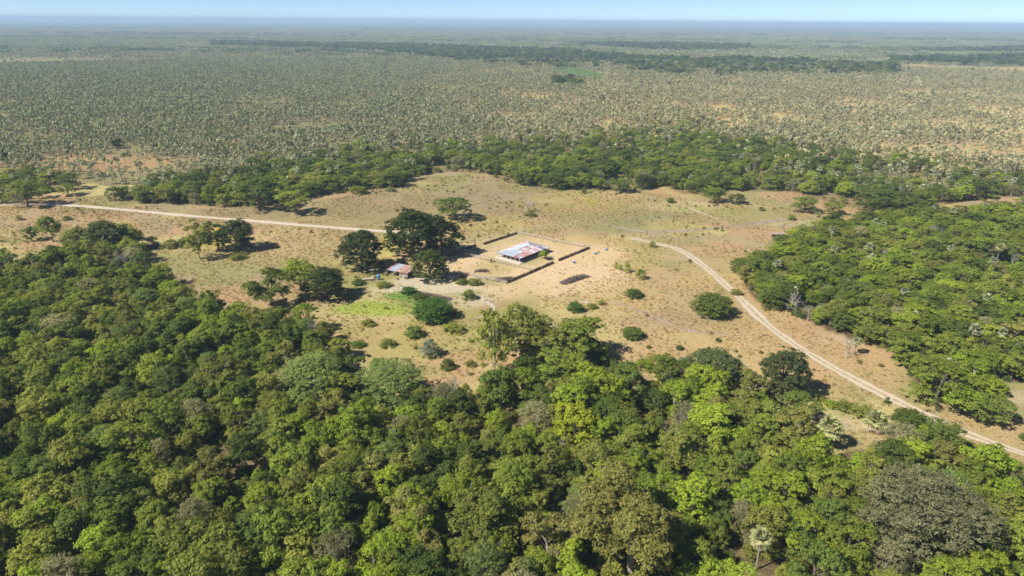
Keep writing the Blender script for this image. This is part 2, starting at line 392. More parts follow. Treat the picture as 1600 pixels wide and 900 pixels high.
# ------------------------------------------------------------------ scatter (stuff): instances on the points of ONE object
PROTO_N = [0]
def scatter(name, P, rz, sc, ix, protos, label, cat):
    col = bpy.data.collections.new(name + '_sources')
    for i, me in enumerate(protos):
        PROTO_N[0] += 1; po = bpy.data.objects.new('%s_source_%03d' % (name, i), me); col.objects.link(po)
    n = len(P); me = bpy.data.meshes.new(name); me.vertices.add(n); me.vertices.foreach_set('co', np.asarray(P, np.float32).ravel())
    a = me.attributes.new('rz', 'FLOAT', 'POINT'); a.data.foreach_set('value', np.asarray(rz, np.float32))
    sc = np.asarray(sc, np.float32); sc = np.repeat(sc[:, None], 3, 1) if sc.ndim == 1 else sc
    a = me.attributes.new('sc', 'FLOAT_VECTOR', 'POINT'); a.data.foreach_set('vector', sc.ravel())
    a = me.attributes.new('ix', 'INT', 'POINT'); a.data.foreach_set('value', np.asarray(ix, np.int32))
    me.update(); o = obj(name, me); tag(o, label, cat, kind='stuff')
    g = bpy.data.node_groups.new(name, 'GeometryNodeTree'); g.interface.new_socket('Geometry', in_out='INPUT', socket_type='NodeSocketGeometry'); g.interface.new_socket('Geometry', in_out='OUTPUT', socket_type='NodeSocketGeometry')
    N = g.nodes; L = g.links.new; gi = N.new('NodeGroupInput'); go = N.new('NodeGroupOutput'); ip = N.new('GeometryNodeInstanceOnPoints')
    ci = N.new('GeometryNodeCollectionInfo'); ci.inputs['Collection'].default_value = col; ci.inputs['Separate Children'].default_value = True; ci.inputs['Reset Children'].default_value = True
    def att(nm, ty):
        k = N.new('GeometryNodeInputNamedAttribute'); k.data_type = ty; k.inputs[0].default_value = nm; return k.outputs[0]
    cx = N.new('ShaderNodeCombineXYZ'); L(att('rz', 'FLOAT'), cx.inputs[2])
    L(gi.outputs[0], ip.inputs['Points']); L(ci.outputs[0], ip.inputs['Instance']); ip.inputs['Pick Instance'].default_value = True
    L(att('ix', 'INT'), ip.inputs['Instance Index']); L(cx.outputs[0], ip.inputs['Rotation']); L(att('sc', 'FLOAT_VECTOR'), ip.inputs['Scale']); L(ip.outputs[0], go.inputs[0])
    md = o.modifiers.new('scatter', 'NODES'); md.node_group = g
    return o
def hexgrid(poly, s, jit, rng):
    x0, y0 = poly.min(0); x1, y1 = poly.max(0); xs = np.arange(x0, x1 + s, s); ys = np.arange(y0, y1 + s, s * .866); X, Y = np.meshgrid(xs, ys)
    X = X + (np.arange(len(ys)) % 2)[:, None] * s * .5; X = (X + rng.uniform(-jit, jit, X.shape) * s).ravel(); Y = (Y + rng.uniform(-jit, jit, Y.shape) * s).ravel()
    m = inside(poly, X, Y); return X[m], Y[m]
# ------------------------------------------------------------------ survey of the place: outlines as seen in the photograph, laid onto the ground
NEAR_WOOD = [(-260, 470), (-60, 430), (30, 428), (90, 412), (150, 402), (205, 400), (235, 430), (268, 448), (300, 470), (345, 492), (352, 525), (400, 512), (455, 505), (505, 528), (520, 560), (545, 590), (600, 622), (660, 640), (715, 640), (760, 622), (820, 608), (880, 612), (960, 612), (1030, 600), (1090, 612), (1180, 620), (1228, 655), (1262, 690), (1300, 712), (1360, 700), (1440, 702), (1490, 722), (1545, 752), (1585, 768), (1680, 800), (1960, 900), (1960, 1000), (-260, 1000)]
RIGHT_WOOD = [(1150, 428), (1185, 470), (1228, 486), (1290, 515), (1345, 535), (1400, 552), (1432, 600), (1470, 618), (1520, 640), (1570, 640), (1575, 615), (1560, 600), (1620, 592), (1960, 640), (1960, 330), (1700, 322), (1600, 330), (1480, 338), (1400, 340), (1330, 352), (1290, 362), (1252, 372), (1225, 392), (1212, 408), (1175, 410)]
BAND = [(165, 312), (220, 318), (290, 320), (380, 326), (430, 326), (450, 318), (500, 305), (560, 300), (630, 290), (655, 276), (700, 268), (760, 272), (790, 284), (850, 296), (900, 298), (1000, 300), (1035, 290), (1060, 300), (1120, 310), (1145, 298), (1240, 300), (1300, 318), (1345, 326), (1450, 326), (1480, 319), (1560, 309), (1700, 304), (1960, 312), (1960, 284), (1600, 258), (1480, 242), (1340, 226), (1240, 212), (1150, 202), (1060, 196), (960, 201), (900, 218), (760, 226), (700, 222), (600, 226), (540, 236), (430, 256), (300, 274), (200, 296)]
LEFT_CLUMP = [(-200, 330), (0, 325), (70, 318), (130, 300), (60, 272), (-200, 275)]
SAVANNA = [(-420, 268), (60, 268), (170, 292), (300, 280), (430, 264), (545, 244), (700, 234), (900, 228), (1050, 214), (1150, 222), (1340, 248), (1600, 276), (2020, 306), (2020, 76), (-420, 66)]
B_MAIN = [(330, 65), (480, 69), (640, 71), (760, 76), (870, 79), (960, 87), (1010, 92), (1200, 94), (1400, 105), (1412, 119), (1300, 121), (1180, 118), (1060, 121), (960, 112), (850, 107), (760, 103), (700, 96), (600, 82), (480, 77), (330, 73)]
B_2 = [(875, 68.5), (960, 67.5), (1170, 71), (1185, 78), (1080, 82), (960, 77)]
B_3 = [(1380, 92), (1620, 87), (1780, 90), (1780, 106), (1500, 103), (1400, 98)]
B_4 = [(1420, 78), (1620, 74), (1780, 76), (1780, 84), (1450, 83)]
B_5 = [(870, 128), (908, 130), (908, 139), (862, 138)]
B_6 = [(40, 48), (290, 52), (640, 61), (640, 66), (300, 62), (40, 57)]
MEADOW = [(853, 103), (905, 106), (955, 117), (940, 127), (895, 124), (860, 112)]
WP = {k: wpoly(v) for k, v in dict(near=NEAR_WOOD, right=RIGHT_WOOD, band=BAND, left=LEFT_CLUMP, sav=SAVANNA, b1=B_MAIN, b2=B_2, b3=B_3, b4=B_4, b5=B_5, b6=B_6, meadow=MEADOW).items()}

# ------------------------------------------------------------------ ground: one sheet out to the horizon
def axis(lo, hi, fine_lo, fine_hi, step, grow=1.07):
    a = list(np.arange(fine_lo, fine_hi + .01, step)); s = step; b = [fine_hi]
    while b[-1] < hi: s *= grow; b.append(b[-1] + s)
    c = [fine_lo]; s = step
    while c[-1] > lo: s *= grow; c.append(c[-1] - s)
    return np.array(c[:0:-1] + a + b[1:])
gx = axis(-44000, 44000, -260, 330, 2.0); gy = axis(-2500, 44000, 60, 470, 2.0, 1.055)
X, Y = np.meshgrid(gx, gy); gxy = np.stack([X.ravel(), Y.ravel()], 1); x, y = gxy[:, 0], gxy[:, 1]
ppx, ppy, pd = proj(np.stack([x, y, np.zeros_like(x)], 1))
n1 = fbm(x, y, 60, 1); n2 = fbm(x, y, 18, 5); n3 = fbm(x, y, 7, 9); n4 = fbm(x, y, 400, 13)
COL = np.empty((len(x), 3)); COL[:] = (.370, .280, .148)
def lay(c, wgt):
    global COL
    wgt = np.clip(wgt, 0, 1)[:, None]; COL = COL * (1 - wgt) + np.array(c) * wgt
def ell(cx, cy, rx, ry, soft=.45, nz=.5):
    d = np.hypot((ppx - cx) / rx, (ppy - cy) / ry) + (n2 - .5) * nz * 2; return np.where(pd > 0, 1 - sstep(1 - soft, 1 + soft, d), 0)
lay((.40, .30, .125), sstep(.45, .62, n2))
lay((.275, .195, .125), sstep(.48, .66, n1) * .8)
lay((.385, .255, .150), sstep(.52, .68, fbm(x, y, 35, 21)) * .65)
lay((.25, .235, .095), sstep(.50, .64, fbm(x, y, 22, 31)) * .7); lay((.235, .215, .10), sstep(.52, .62, fbm(x, y, 80, 35)) * .45)
lay((.45, .36, .19), sstep(.6, .75, n3) * .5); lay((.43, .37, .17), sstep(.48, .57, fbm(x, y, 30, 37)) * .8); lay((.30, .235, .165), sstep(.52, .60, fbm(x, y, 45, 39)) * .8); lay((.39, .245, .155), sstep(.54, .62, fbm(x, y, 26, 43)) * .8); lay((.24, .235, .10), sstep(.54, .62, fbm(x, y, 34, 47)) * .75)
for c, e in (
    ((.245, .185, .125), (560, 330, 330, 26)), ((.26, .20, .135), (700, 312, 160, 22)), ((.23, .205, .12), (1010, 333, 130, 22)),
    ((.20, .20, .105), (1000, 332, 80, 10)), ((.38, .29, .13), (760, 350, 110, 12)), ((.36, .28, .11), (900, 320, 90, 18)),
    ((.35, .30, .10), (990, 405, 60, 26)), ((.33, .29, .09), (940, 455, 80, 16)), ((.31, .27, .095), (610, 535, 70, 26)),
    ((.42, .285, .165), (1080, 470, 170, 75)), ((.43, .285, .155), (1300, 560, 220, 45)), ((.42, .29, .165), (1120, 560, 140, 30)),
    ((.43, .29, .17), (1500, 690, 140, 50)), ((.40, .28, .16), (470, 380, 150, 32)), ((.34, .235, .145), (60, 345, 90, 22)),
    ((.37, .23, .12), (200, 250, 110, 16)), ((.40, .27, .13), (560, 510, 60, 30)), ((.29, .215, .15), (1060, 500, 90, 14)),
    ((.56, .41, .275), (830, 405, 120, 40)), ((.57, .42, .285), (880, 430, 80, 32)), ((.56, .41, .275), (720, 415, 40, 30)),
    ((.55, .40, .25), (925, 398, 50, 14)), ((.52, .38, .24), (800, 455, 50, 12)), ((.34, .28, .115), (765, 420, 34, 8)),
    ((.31, .28, .12), (795, 406, 34, 5)), ((.30, .27, .12), (825, 408, 28, 6)),
    ((.47, .40, .31), (1270, 660, 26, 14)), ((.43, .34, .25), (1320, 665, 50, 9)), ((.45, .36, .27), (1585, 625, 40, 14)),
    ((.42, .33, .24), (1340, 530, 80, 10)), ((.45, .37, .26), (1220, 348, 40, 6)), ((.46, .36, .23), (1060, 322, 60, 8)), ((.46, .37, .24), (1330, 358, 22, 8)),
    ((.26, .30, .05), (1075, 326, 24, 4)), ((.27, .32, .045), (925, 316, 12, 7)), ((.25, .25, .08), (1140, 330, 34, 8)),
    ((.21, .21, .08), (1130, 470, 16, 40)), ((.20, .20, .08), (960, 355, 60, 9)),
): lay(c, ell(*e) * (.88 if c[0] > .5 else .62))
lay((.30, .265, .11), ell(600, 525, 130, 60, .5, 1.9) * sstep(.4, .6, n3) * .8); lay((.26, .24, .085), ell(760, 500, 90, 24, .5, 1.8) * .5); lay((.25, .235, .085), ell(520, 440, 60, 24, .5, 1.4) * .6); lay((.50, .43, .34), ell(690, 452, 70, 9, .5, 1.1) * .9); lay((.48, .41, .32), ell(735, 468, 40, 12, .5, .9) * .7); lay((.47, .41, .33), ell(655, 440, 30, 8) * .9)
lay((.46, .37, .20), ell(588, 482, 74, 20) * .7)
lay((.24, .30, .055), ell(583, 482, 50, 9.5, .35, .8)); lay((.31, .35, .07), ell(575, 486, 36, 5, .5, .9) * .7); lay((.13, .24, .04), ell(640, 463, 34, 8, .3, .5)); lay((.12, .20, .045), ell(655, 470, 30, 10) * .7)
yel = ell(338, 370, 24, 16) * .9; lay((.50, .40, .08), yel); lay((.42, .38, .08), ell(606, 380, 10, 22) * .8)
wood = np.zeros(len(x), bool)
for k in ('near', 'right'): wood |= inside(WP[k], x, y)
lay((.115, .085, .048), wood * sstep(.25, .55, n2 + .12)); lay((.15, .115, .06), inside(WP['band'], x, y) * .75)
# beyond the clearing: palm savanna, redder and greener to the left, sandy to the right
beyond = inside(WP['sav'], x, y) | (y > 1500)
rt = sstep(560, 1000, ppx + (n4 - .5) * 420) * (pd > 0)
lay((.190, .170, .090), beyond * (1 - rt) * .92); lay((.47, .365, .19), beyond * rt * (sstep(230, 120, ppy) * .15 + .75))
lay((.52, .40, .21), beyond * ell(1570, 200, 130, 45) * .9); lay((.50, .37, .16), beyond * ell(1060, 185, 120, 28) * .8); lay((.46, .34, .15), beyond * ell(740, 150, 120, 16) * .7)
lay((.37, .23, .12), ell(150, 255, 130, 14) * .8); lay((.25, .18, .10), beyond * sstep(.55, .7, fbm(x, y, 140, 41)) * .4)
lay((.40, .285, .215), ell(150, 77.5, 210, 5, .4, .2)); lay((.40, .29, .215), ell(600, 84, 80, 4.5, .4, .3) * .9); lay((.38, .26, .18), ell(880, 112, 60, 6) * .8)
far = sstep(1400, 2600, np.hypot(x, y)); band_n = fbm(x / 6, y, 420, 51)
lay((.23, .215, .125), far * .8); lay((.115, .14, .085), sstep(5000, 9000, np.hypot(x, y))); lay((.10, .11, .055), far * sstep(.55, .65, band_n) * .7); lay((.30, .25, .15), far * sstep(.45, .35, band_n) * .5)
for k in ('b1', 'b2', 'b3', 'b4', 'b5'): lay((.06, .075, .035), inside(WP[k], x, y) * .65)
lay((.07, .145, .032), inside(WP['meadow'], x, y) * 1.0)
nxn, nyn = len(gx), len(gy); ii = np.arange(nxn * nyn).reshape(nyn, nxn)
F = np.stack([ii[:-1, :-1], ii[:-1, 1:], ii[1:, 1:], ii[1:, :-1]], -1).reshape(-1, 4)
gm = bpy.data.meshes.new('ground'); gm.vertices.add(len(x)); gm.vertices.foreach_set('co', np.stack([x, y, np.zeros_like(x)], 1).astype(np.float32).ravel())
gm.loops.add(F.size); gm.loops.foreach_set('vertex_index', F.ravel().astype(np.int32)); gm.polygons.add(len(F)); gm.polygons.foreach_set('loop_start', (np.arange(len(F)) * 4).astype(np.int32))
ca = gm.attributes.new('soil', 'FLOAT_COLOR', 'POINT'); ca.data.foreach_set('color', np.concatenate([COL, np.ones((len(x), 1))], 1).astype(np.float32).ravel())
gm.update(calc_edges=True)
def ground_mat():
    m, t, n, out = newmat('dry_ground'); L = t.links.new
    at_ = n.new('ShaderNodeAttribute'); at_.attribute_name = 'soil'; tc = n.new('ShaderNodeTexCoord')
    def noise(s, d=5, r=.6):
        k = n.new('ShaderNodeTexNoise'); k.inputs['Scale'].default_value = s; k.inputs['Detail'].default_value = d; k.inputs['Roughness'].default_value = r; L(tc.outputs['Object'], k.inputs['Vector']); return k.outputs['Fac']
    def mixc(f, a, b):
        k = n.new('ShaderNodeMix'); k.data_type = 'RGBA'; L(f, k.inputs[0]); L(a, k.inputs[6])
        if isinstance(b, tuple): k.inputs[7].default_value = (*b, 1)
        else: L(b, k.inputs[7])
        return k.outputs[2]
    def rg(f, a, b, lo=0., hi=1.):
        k = n.new('ShaderNodeMapRange'); L(f, k.inputs[0]); k.inputs[1].default_value = a; k.inputs[2].default_value = b; k.inputs[3].default_value = lo; k.inputs[4].default_value = hi; return k.outputs[0]
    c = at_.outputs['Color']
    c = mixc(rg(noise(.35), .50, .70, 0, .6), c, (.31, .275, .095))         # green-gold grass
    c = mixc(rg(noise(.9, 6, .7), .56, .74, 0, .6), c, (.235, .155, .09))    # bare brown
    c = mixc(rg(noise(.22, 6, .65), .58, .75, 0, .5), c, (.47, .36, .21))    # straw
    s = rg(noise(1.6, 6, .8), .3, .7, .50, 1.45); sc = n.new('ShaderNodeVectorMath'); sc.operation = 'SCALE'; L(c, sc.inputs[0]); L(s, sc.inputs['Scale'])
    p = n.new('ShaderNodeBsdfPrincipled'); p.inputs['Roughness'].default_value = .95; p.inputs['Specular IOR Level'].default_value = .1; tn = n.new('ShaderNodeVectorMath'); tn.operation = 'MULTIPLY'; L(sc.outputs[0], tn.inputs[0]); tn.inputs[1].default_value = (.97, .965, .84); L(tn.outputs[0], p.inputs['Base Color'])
    b = n.new('ShaderNodeBump'); b.inputs['Strength'].default_value = .7; b.inputs['Distance'].default_value = .35; L(noise(1.1, 6, .7), b.inputs['Height']); L(b.outputs[0], p.inputs['Normal'])
    L(p.outputs[0], out.inputs[0]); return m
gm.materials.append(ground_mat()); ground = obj('ground', gm); tag(ground, 'dry straw coloured plain of grass and bare soil', 'ground', kind='structure')

# ------------------------------------------------------------------ dirt roads and tracks
def road_mat(name, c, grass, cover, edge=.72, mid=.0):
    m, t, n, out = newmat(name); L = t.links.new; a = n.new('ShaderNodeAttribute'); a.attribute_name = 'across'; tc = n.new('ShaderNodeTexCoord')
    ab = n.new('ShaderNodeMath'); ab.operation = 'ABSOLUTE'; L(a.outputs['Fac'], ab.inputs[0])
    nz = n.new('ShaderNodeTexNoise'); nz.inputs['Scale'].default_value = .8; nz.inputs['Detail'].default_value = 6; nz.inputs['Roughness'].default_value = .7; L(tc.outputs['Object'], nz.inputs[0])
    r = ramp(n, [(0.0, (mid,) * 3), (.16, (mid,) * 3), (.30, (0,) * 3), (edge, (0,) * 3), (1.0, (1,) * 3)]); L(ab.outputs[0], r.inputs[0])
    s = n.new('ShaderNodeMath'); s.operation = 'MULTIPLY_ADD'; L(nz.outputs['Fac'], s.inputs[0]); s.inputs[1].default_value = 1.3; L(r.outputs[0], s.inputs[2])
    mr = n.new('ShaderNodeMapRange'); L(s.outputs[0], mr.inputs[0]); mr.inputs[1].default_value = 1.02 - cover; mr.inputs[2].default_value = 1.25 - cover
    nz2 = n.new('ShaderNodeTexNoise'); nz2.inputs['Scale'].default_value = 2.5; nz2.inputs['Detail'].default_value = 4; L(tc.outputs['Object'], nz2.inputs[0])
    rp = ramp(n, [(.3, tuple(v * .72 for v in c)), (.7, c)]); L(nz2.outputs['Fac'], rp.inputs[0]); rg = ramp(n, [(.3, tuple(v * .65 for v in grass)), (.7, grass)]); L(nz2.outputs['Fac'], rg.inputs[0])
    mx = n.new('ShaderNodeMix'); mx.data_type = 'RGBA'; L(mr.outputs[0], mx.inputs[0]); L(rp.outputs[0], mx.inputs[6]); L(rg.outputs[0], mx.inputs[7])
    p = n.new('ShaderNodeBsdfPrincipled'); p.inputs['Roughness'].default_value = .95; p.inputs['Specular IOR Level'].default_value = .1; L(mx.outputs[2], p.inputs['Base Color']); L(p.outputs[0], out.inputs[0]); return m
def catmull(P, step=2.0):
    P = [np.asarray(p[:2]) for p in P]; P = [2 * P[0] - P[1]] + P + [2 * P[-1] - P[-2]]; out = []
    for i in range(1, len(P) - 2):
        a, b, c, d = P[i - 1], P[i], P[i + 1], P[i + 2]; n = max(2, int(np.linalg.norm(c - b) / step))
        for k in range(n):
            t = k / n; out.append(.5 * (2 * b + (c - a) * t + (2 * a - 5 * b + 4 * c - d) * t * t + (3 * b - a - 3 * c + d) * t ** 3))
    out.append(P[-2]); return np.array(out)
def road(name, px, width, z, mat, label, taper=0):
    P = catmull([at(*p) for p in px]); T = np.gradient(P, axis=0); T /= np.linalg.norm(T, axis=1)[:, None]; N = np.stack([-T[:, 1], T[:, 0]], 1); K = 9
    us = np.linspace(-1, 1, K); V = []; A = []; n = len(P)
    for i in range(n):
        wl = width * .5 * (1 + .16 * math.sin(i * .23 + width) + random.uniform(-.22, .22)); wl *= min(1, .15 + i / max(1, taper)) if taper else 1; wl *= min(1, .15 + (n - 1 - i) / max(1, taper)) if taper else 1
        for u in us: V.append((*(P[i] + N[i] * u * wl), z)); A.append(u)
    Fc = [(i * K + j, i * K + j + 1, (i + 1) * K + j + 1, (i + 1) * K + j) for i in range(n - 1) for j in range(K - 1)]
    me = bpy.data.meshes.new(name); me.from_pydata(V, [], Fc); a = me.attributes.new('across', 'FLOAT', 'POINT'); a.data.foreach_set('value', np.array(A, np.float32)); me.materials.append(mat); me.update()
    if me.polygons[0].normal.z < 0: me.flip_normals()
    return tag(obj(name, me), label, 'road', kind='structure')
road('dirt_road', [(-160, 321), (0, 320), (40, 318), (95, 320), (187, 327), (281, 336), (406, 346), (500, 354), (612, 362), (700, 366)], 3.8, .02, road_mat('pale_road_sand', (.56, .48, .37), (.38, .29, .16), .08, .8), 'pale straight dirt road crossing the clearing behind the big trees')
road('dirt_road', [(985, 372), (1018, 379), (1060, 390), (1100, 416), (1150, 460), (1200, 508), (1260, 550), (1330, 590), (1400, 626), (1500, 673), (1600, 709), (1760, 765)], 4.2, .024, road_mat('track_sand', (.55, .46, .33), (.38, .29, .16), .10, .58, .45), 'two-rut sandy road curving past the lone bush to the right')
road('track', [(930, 346), (1000, 361), (1080, 360), (1160, 352), (1225, 343), (1290, 336)], 4.0, .016, road_mat('faint_track', (.34, .275, .20), (.29, .225, .13), .12), 'faint grey track crossing the grass behind the farm yard', 12)
road('track', [(985, 308), (1030, 310), (1070, 323), (1110, 338), (1140, 350)], 3.4, .012, road_mat('faint_track_straw', (.45, .35, .22), (.34, .26, .13), .10), 'faint straw coloured track near the band of thorn trees', 12)
road('footpath', [(950, 470), (1000, 486), (1050, 508), (1100, 520), (1160, 520)], 2.2, .012, road_mat('faint_path', (.37, .29, .21), (.35, .25, .14), .06), 'faint worn footpath between the low bushes and the lone bush', 10)
road('footpath', [(690, 447), (720, 455), (760, 470), (770, 486), (745, 497)], 2.4, .02, road_mat('sandy_path', (.50, .43, .33), (.36, .28, .17), .06), 'pale sandy path leading from the shed past the pond', 6)
# ------------------------------------------------------------------ trees
PLANTS = []                                     # dict(cls, x, y, rx, h, rz, var, name, label, hero)
def hero(px, py, wpx, hpx, cls, label, name='broadleaf_tree', cat='tree'):
    p = at(px, py); k = ppm(px, py); e = elev(px, py)
    low = name == 'shrub' or cls in ('densedark', 'feather', 'giantfeather', 'giantgrey')
    if low:                                     # foliage down to the ground: its foot lies behind its lower edge
        p = at(px, py - wpx * .5 * math.sin(e) * .8); k = ppm(px, py)
        h = max((hpx - wpx * .5 * math.sin(e)) / k / math.cos(e), .33 * wpx / k)
    else: h = max(hpx / k / math.cos(e) - wpx / k * .25 * math.tan(e), .28 * wpx / k)
    PLANTS.append(dict(cls=cls, x=p[0], y=p[1], rx=wpx / k / 2, h=h, name=name, cat=cat, label=label, hero=True))
T = 'thorn_tree', 'thorn tree'; SH = 'shrub', 'shrub'; BT = 'bare_tree', 'dead tree'
# clearing, left
hero(312, 405, 40, 62, 'sparseolive', 'thin tree with open crown, left of the three trees beside the yellow grass')
hero(342, 390, 48, 46, 'sparse', 'spreading dark tree, middle of the three trees beside the yellow grass')
hero(372, 390, 54, 48, 'farm', 'dense dark tree, right of the three trees beside the yellow grass')
hero(83, 378, 40, 42, 'mid', 'small round green tree standing at the back left edge of the wood')
hero(50, 376, 24, 24, 'sparse', 'little open tree left of the small round tree by the pale road')
hero(130, 392, 58, 42, 'olive', 'olive tree at the back edge of the wood beside the bare field')
hero(172, 394, 64, 52, 'farm', 'tall dark tree at the back edge of the wood casting shadow on the field')
hero(200, 392, 44, 44, 'mid', 'green tree at the end of the dark trees by the field')
hero(215, 377, 22, 18, 'bush', 'small round bush on the field behind the dark tree', *SH)
hero(44, 322, 58, 42, 'thornmid', 'flat topped thorn tree at the left end of the pale road', *T)
hero(114, 295, 34, 26, 'thorn', 'single flat thorn tree among palms beyond the pale road', *T)
hero(462, 334, 54, 38, 'thornmid', 'umbrella shaped thorn tree casting shadow beside the pale road', *T)
hero(405, 328, 66, 52, 'thorn', 'broad dark thorn tree at the band edge beside the umbrella tree', *T)
hero(712, 342, 66, 36, 'thorn', 'wide low thorn tree behind the large dark farm trees', *T)
# farm trees
hero(567, 420, 72, 62, 'farm', 'open crowned dark tree left of the rusty roofed shed')
hero(645, 402, 84, 76, 'farm', 'large heavy crowned dark tree behind the shed')
hero(690, 398, 62, 62, 'farm', 'dark tree at the right of the farm group, shading the yard')
hero(671, 445, 60, 54, 'densedark', 'dense dark round tree beside the rusty roofed shed')
hero(850, 405, 18, 16, 'bright', 'small green tree at the corner of the large tin roof')
hero(470, 452, 56, 48, 'bright', 'bright green rounded tree left of the pond')
hero(508, 466, 66, 50, 'farm', 'darker spreading tree beside the bright tree left of the pond')
hero(426, 478, 72, 58, 'sparse', 'gnarled open tree with clumped crown at the field edge')
# bushes in the clearing
hero(676, 508, 70, 40, 'bushlush', 'large lush green rounded bush beside the pond', *SH)
hero(708, 524, 36, 18, 'busholive', 'low olive bush just in front of the lush bush', *SH)
hero(640, 462, 26, 10, 'bushlush', 'low green bush between the shed and the lush bush', *SH)
hero(648, 530, 34, 20, 'bush', 'green bush left in front of the lush bush', *SH)
hero(672, 562, 34, 32, 'bushblue', 'pale blue grey shrub on the grass below the pond', *SH)
hero(530, 560, 42, 36, 'sparseolive', 'small olive tree at the wood edge below the pond')
hero(733, 470, 24, 18, 'bush', 'small bush beside the sandy path by the pond', *SH)
hero(1112, 500, 68, 40, 'bushdense', 'large lone dark bush standing beside the curving road', *SH)
hero(988, 533, 36, 20, 'bushdense', 'round green bush alone on the red grass', *SH)
hero(990, 468, 30, 17, 'bush', 'green bush below the row of small bright bushes', *SH)
hero(900, 490, 28, 16, 'bushlush', 'green bush beside the pale stones on the grass', *SH)
hero(925, 484, 20, 9, 'busholive', 'low weedy bush right of the pale stones', *SH)
hero(940, 478, 14, 9, 'busholive', 'smallest weedy bush between two green bushes', *SH)
for i, (bx, by, bw, bh, o) in enumerate(((962, 421, 8, 13, 'first'), (969, 423, 8, 11, 'second'), (979, 427, 12, 17, 'third'), (1000, 438, 17, 18, 'last and largest'))):
    hero(bx, by, bw, bh, 'bushbright', '%s of the row of small bright green bushes outside the yard' % o, *SH)
hero(1019, 388, 12, 11, 'busholive', 'small bush at the start of the curving road', *SH)
hero(1078, 410, 7, 6, 'bush', 'tiny bush on the bank of the curving road', *SH)
hero(828, 340, 20, 12, 'busholive', 'olive bush on the grass behind the fenced yard', *SH)
hero(912, 303, 9, 11, 'bush', 'tiny dark bush near the bright grass by the band', *SH)
hero(968, 300, 40, 20, 'thorn', 'low thorn tree at the band edge above the bright grass', *T)
hero(1115, 316, 36, 24, 'thorn', 'dark thorn tree standing just out from the band', *T)
hero(1150, 318, 30, 16, 'thorn', 'small flat thorn tree alone near the band', *T)
hero(1256, 332, 44, 26, 'thorn', 'round thorn tree on pale ground left of the right wood', *T)
hero(1300, 334, 34, 20, 'thornmid', 'thorn tree beside the round one on pale ground', *T)
hero(1382, 330, 110, 30, 'thorn', 'very wide flat thorn tree above the right wood', *T)
hero(1490, 308, 26, 14, 'thornmid', 'small thorn tree on pale ground in front of the palms', *T)
# middle clump
hero(772, 586, 58, 104, 'sparseolive', 'tall slender tree with pale forked trunk on bare ground')
hero(812, 556, 92, 84, 'olive', 'tall spreading tree behind the pale forked trunk')
hero(845, 560, 80, 60, 'olive', 'olive tree in the middle of the clump on the grass')
hero(905, 562, 92, 68, 'mid', 'broad green tree at the right end of the middle clump')
hero(925, 568, 56, 36, 'dark', 'dark low tree at the shaded foot of the middle clump')
hero(868, 590, 84, 50, 'thornmid', 'flat topped thorn tree in front of the middle clump', *T)
hero(820, 592, 44, 40, 'dark', 'dark bushy tree behind the pale forked trunk')
hero(850, 612, 84, 42, 'bush', 'low spreading bush at the foot of the middle clump', *SH)
# right of the near wood
hero(1112, 600, 96, 58, 'sage', 'sage green rounded tree with dead white limbs on its side')
hero(1222, 616, 78, 74, 'sage', 'tall sage green tree standing alone above the end of the wood')
hero(1246, 658, 64, 48, 'thorn', 'dark thorn tree in the shade of the tall lone tree', *T)
hero(1420, 676, 54, 34, 'bushdense', 'round green bush close to the curving road', *SH)
hero(1320, 645, 34, 18, 'busholive', 'scrubby bush between the road and the bare pale ground', *SH)
hero(1350, 660, 44, 22, 'busholive', 'scrubby bush left of the pale palm near the road', *SH)
hero(1385, 632, 10, 12, 'bush', 'tiny bush beside the curving road', *SH)
hero(1556, 745, 44, 28, 'bushbright', 'bright bush at the far right edge of the near wood', *SH)
hero(1600, 690, 18, 12, 'bush', 'small bush at the roadside by the picture edge', *SH)
hero(1460, 630, 92, 72, 'thornmid', 'large domed thorn tree standing out from the right wood', *T)
hero(1498, 645, 60, 50, 'bright', 'bright green tree between two thorn trees at the roadside')
hero(1535, 656, 84, 46, 'thorn', 'dark green thorn tree at the front corner of the right wood', *T)
hero(1158, 430, 38, 26, 'bushdense', 'round bush at the left tip of the right wood', *SH)
hero(1204, 486, 46, 36, 'bushdense', 'dark bush at the near left corner of the right wood', *SH)
hero(1225, 395, 40, 30, 'dark', 'dark tree over the small dark shelter at the wood edge')
# foreground characters
hero(495, 652, 112, 98, 'giantfeather', 'big pale green domed tree with feathery foliage')
hero(612, 655, 124, 88, 'giantfeather', 'wide pale olive tree with wispy foliage beside the domed tree')
hero(552, 706, 74, 84, 'bright', 'tall yellow green tree between the two feathery trees')
hero(897, 700, 72, 72, 'yellow', 'bright yellow tree in the middle of the near wood')
hero(985, 892, 176, 140, 'giantbrown', 'giant olive brown tree with pale limbs near the front')
hero(1430, 905, 195, 160, 'giantgrey', 'huge grey wispy tree at the front right of the wood')
hero(52, 446, 34, 26, 'yellow', 'small yellow tree inside the wood near the field')
hero(210, 890, 70, 64, 'bright', 'bright green tree at the front left of the wood')
hero(20, 525, 60, 60, 'mid', 'green tree at the left edge of the wood')
hero(1110, 690, 96, 66, 'bright', 'bright green spreading tree below the dark tree with dead limbs')
hero(1300, 905, 80, 60, 'yellow', 'yellow green tree right of the solitary foreground palm')
hero(760, 860, 120, 90, 'olive', 'broad olive tree near the front in the middle of the wood')
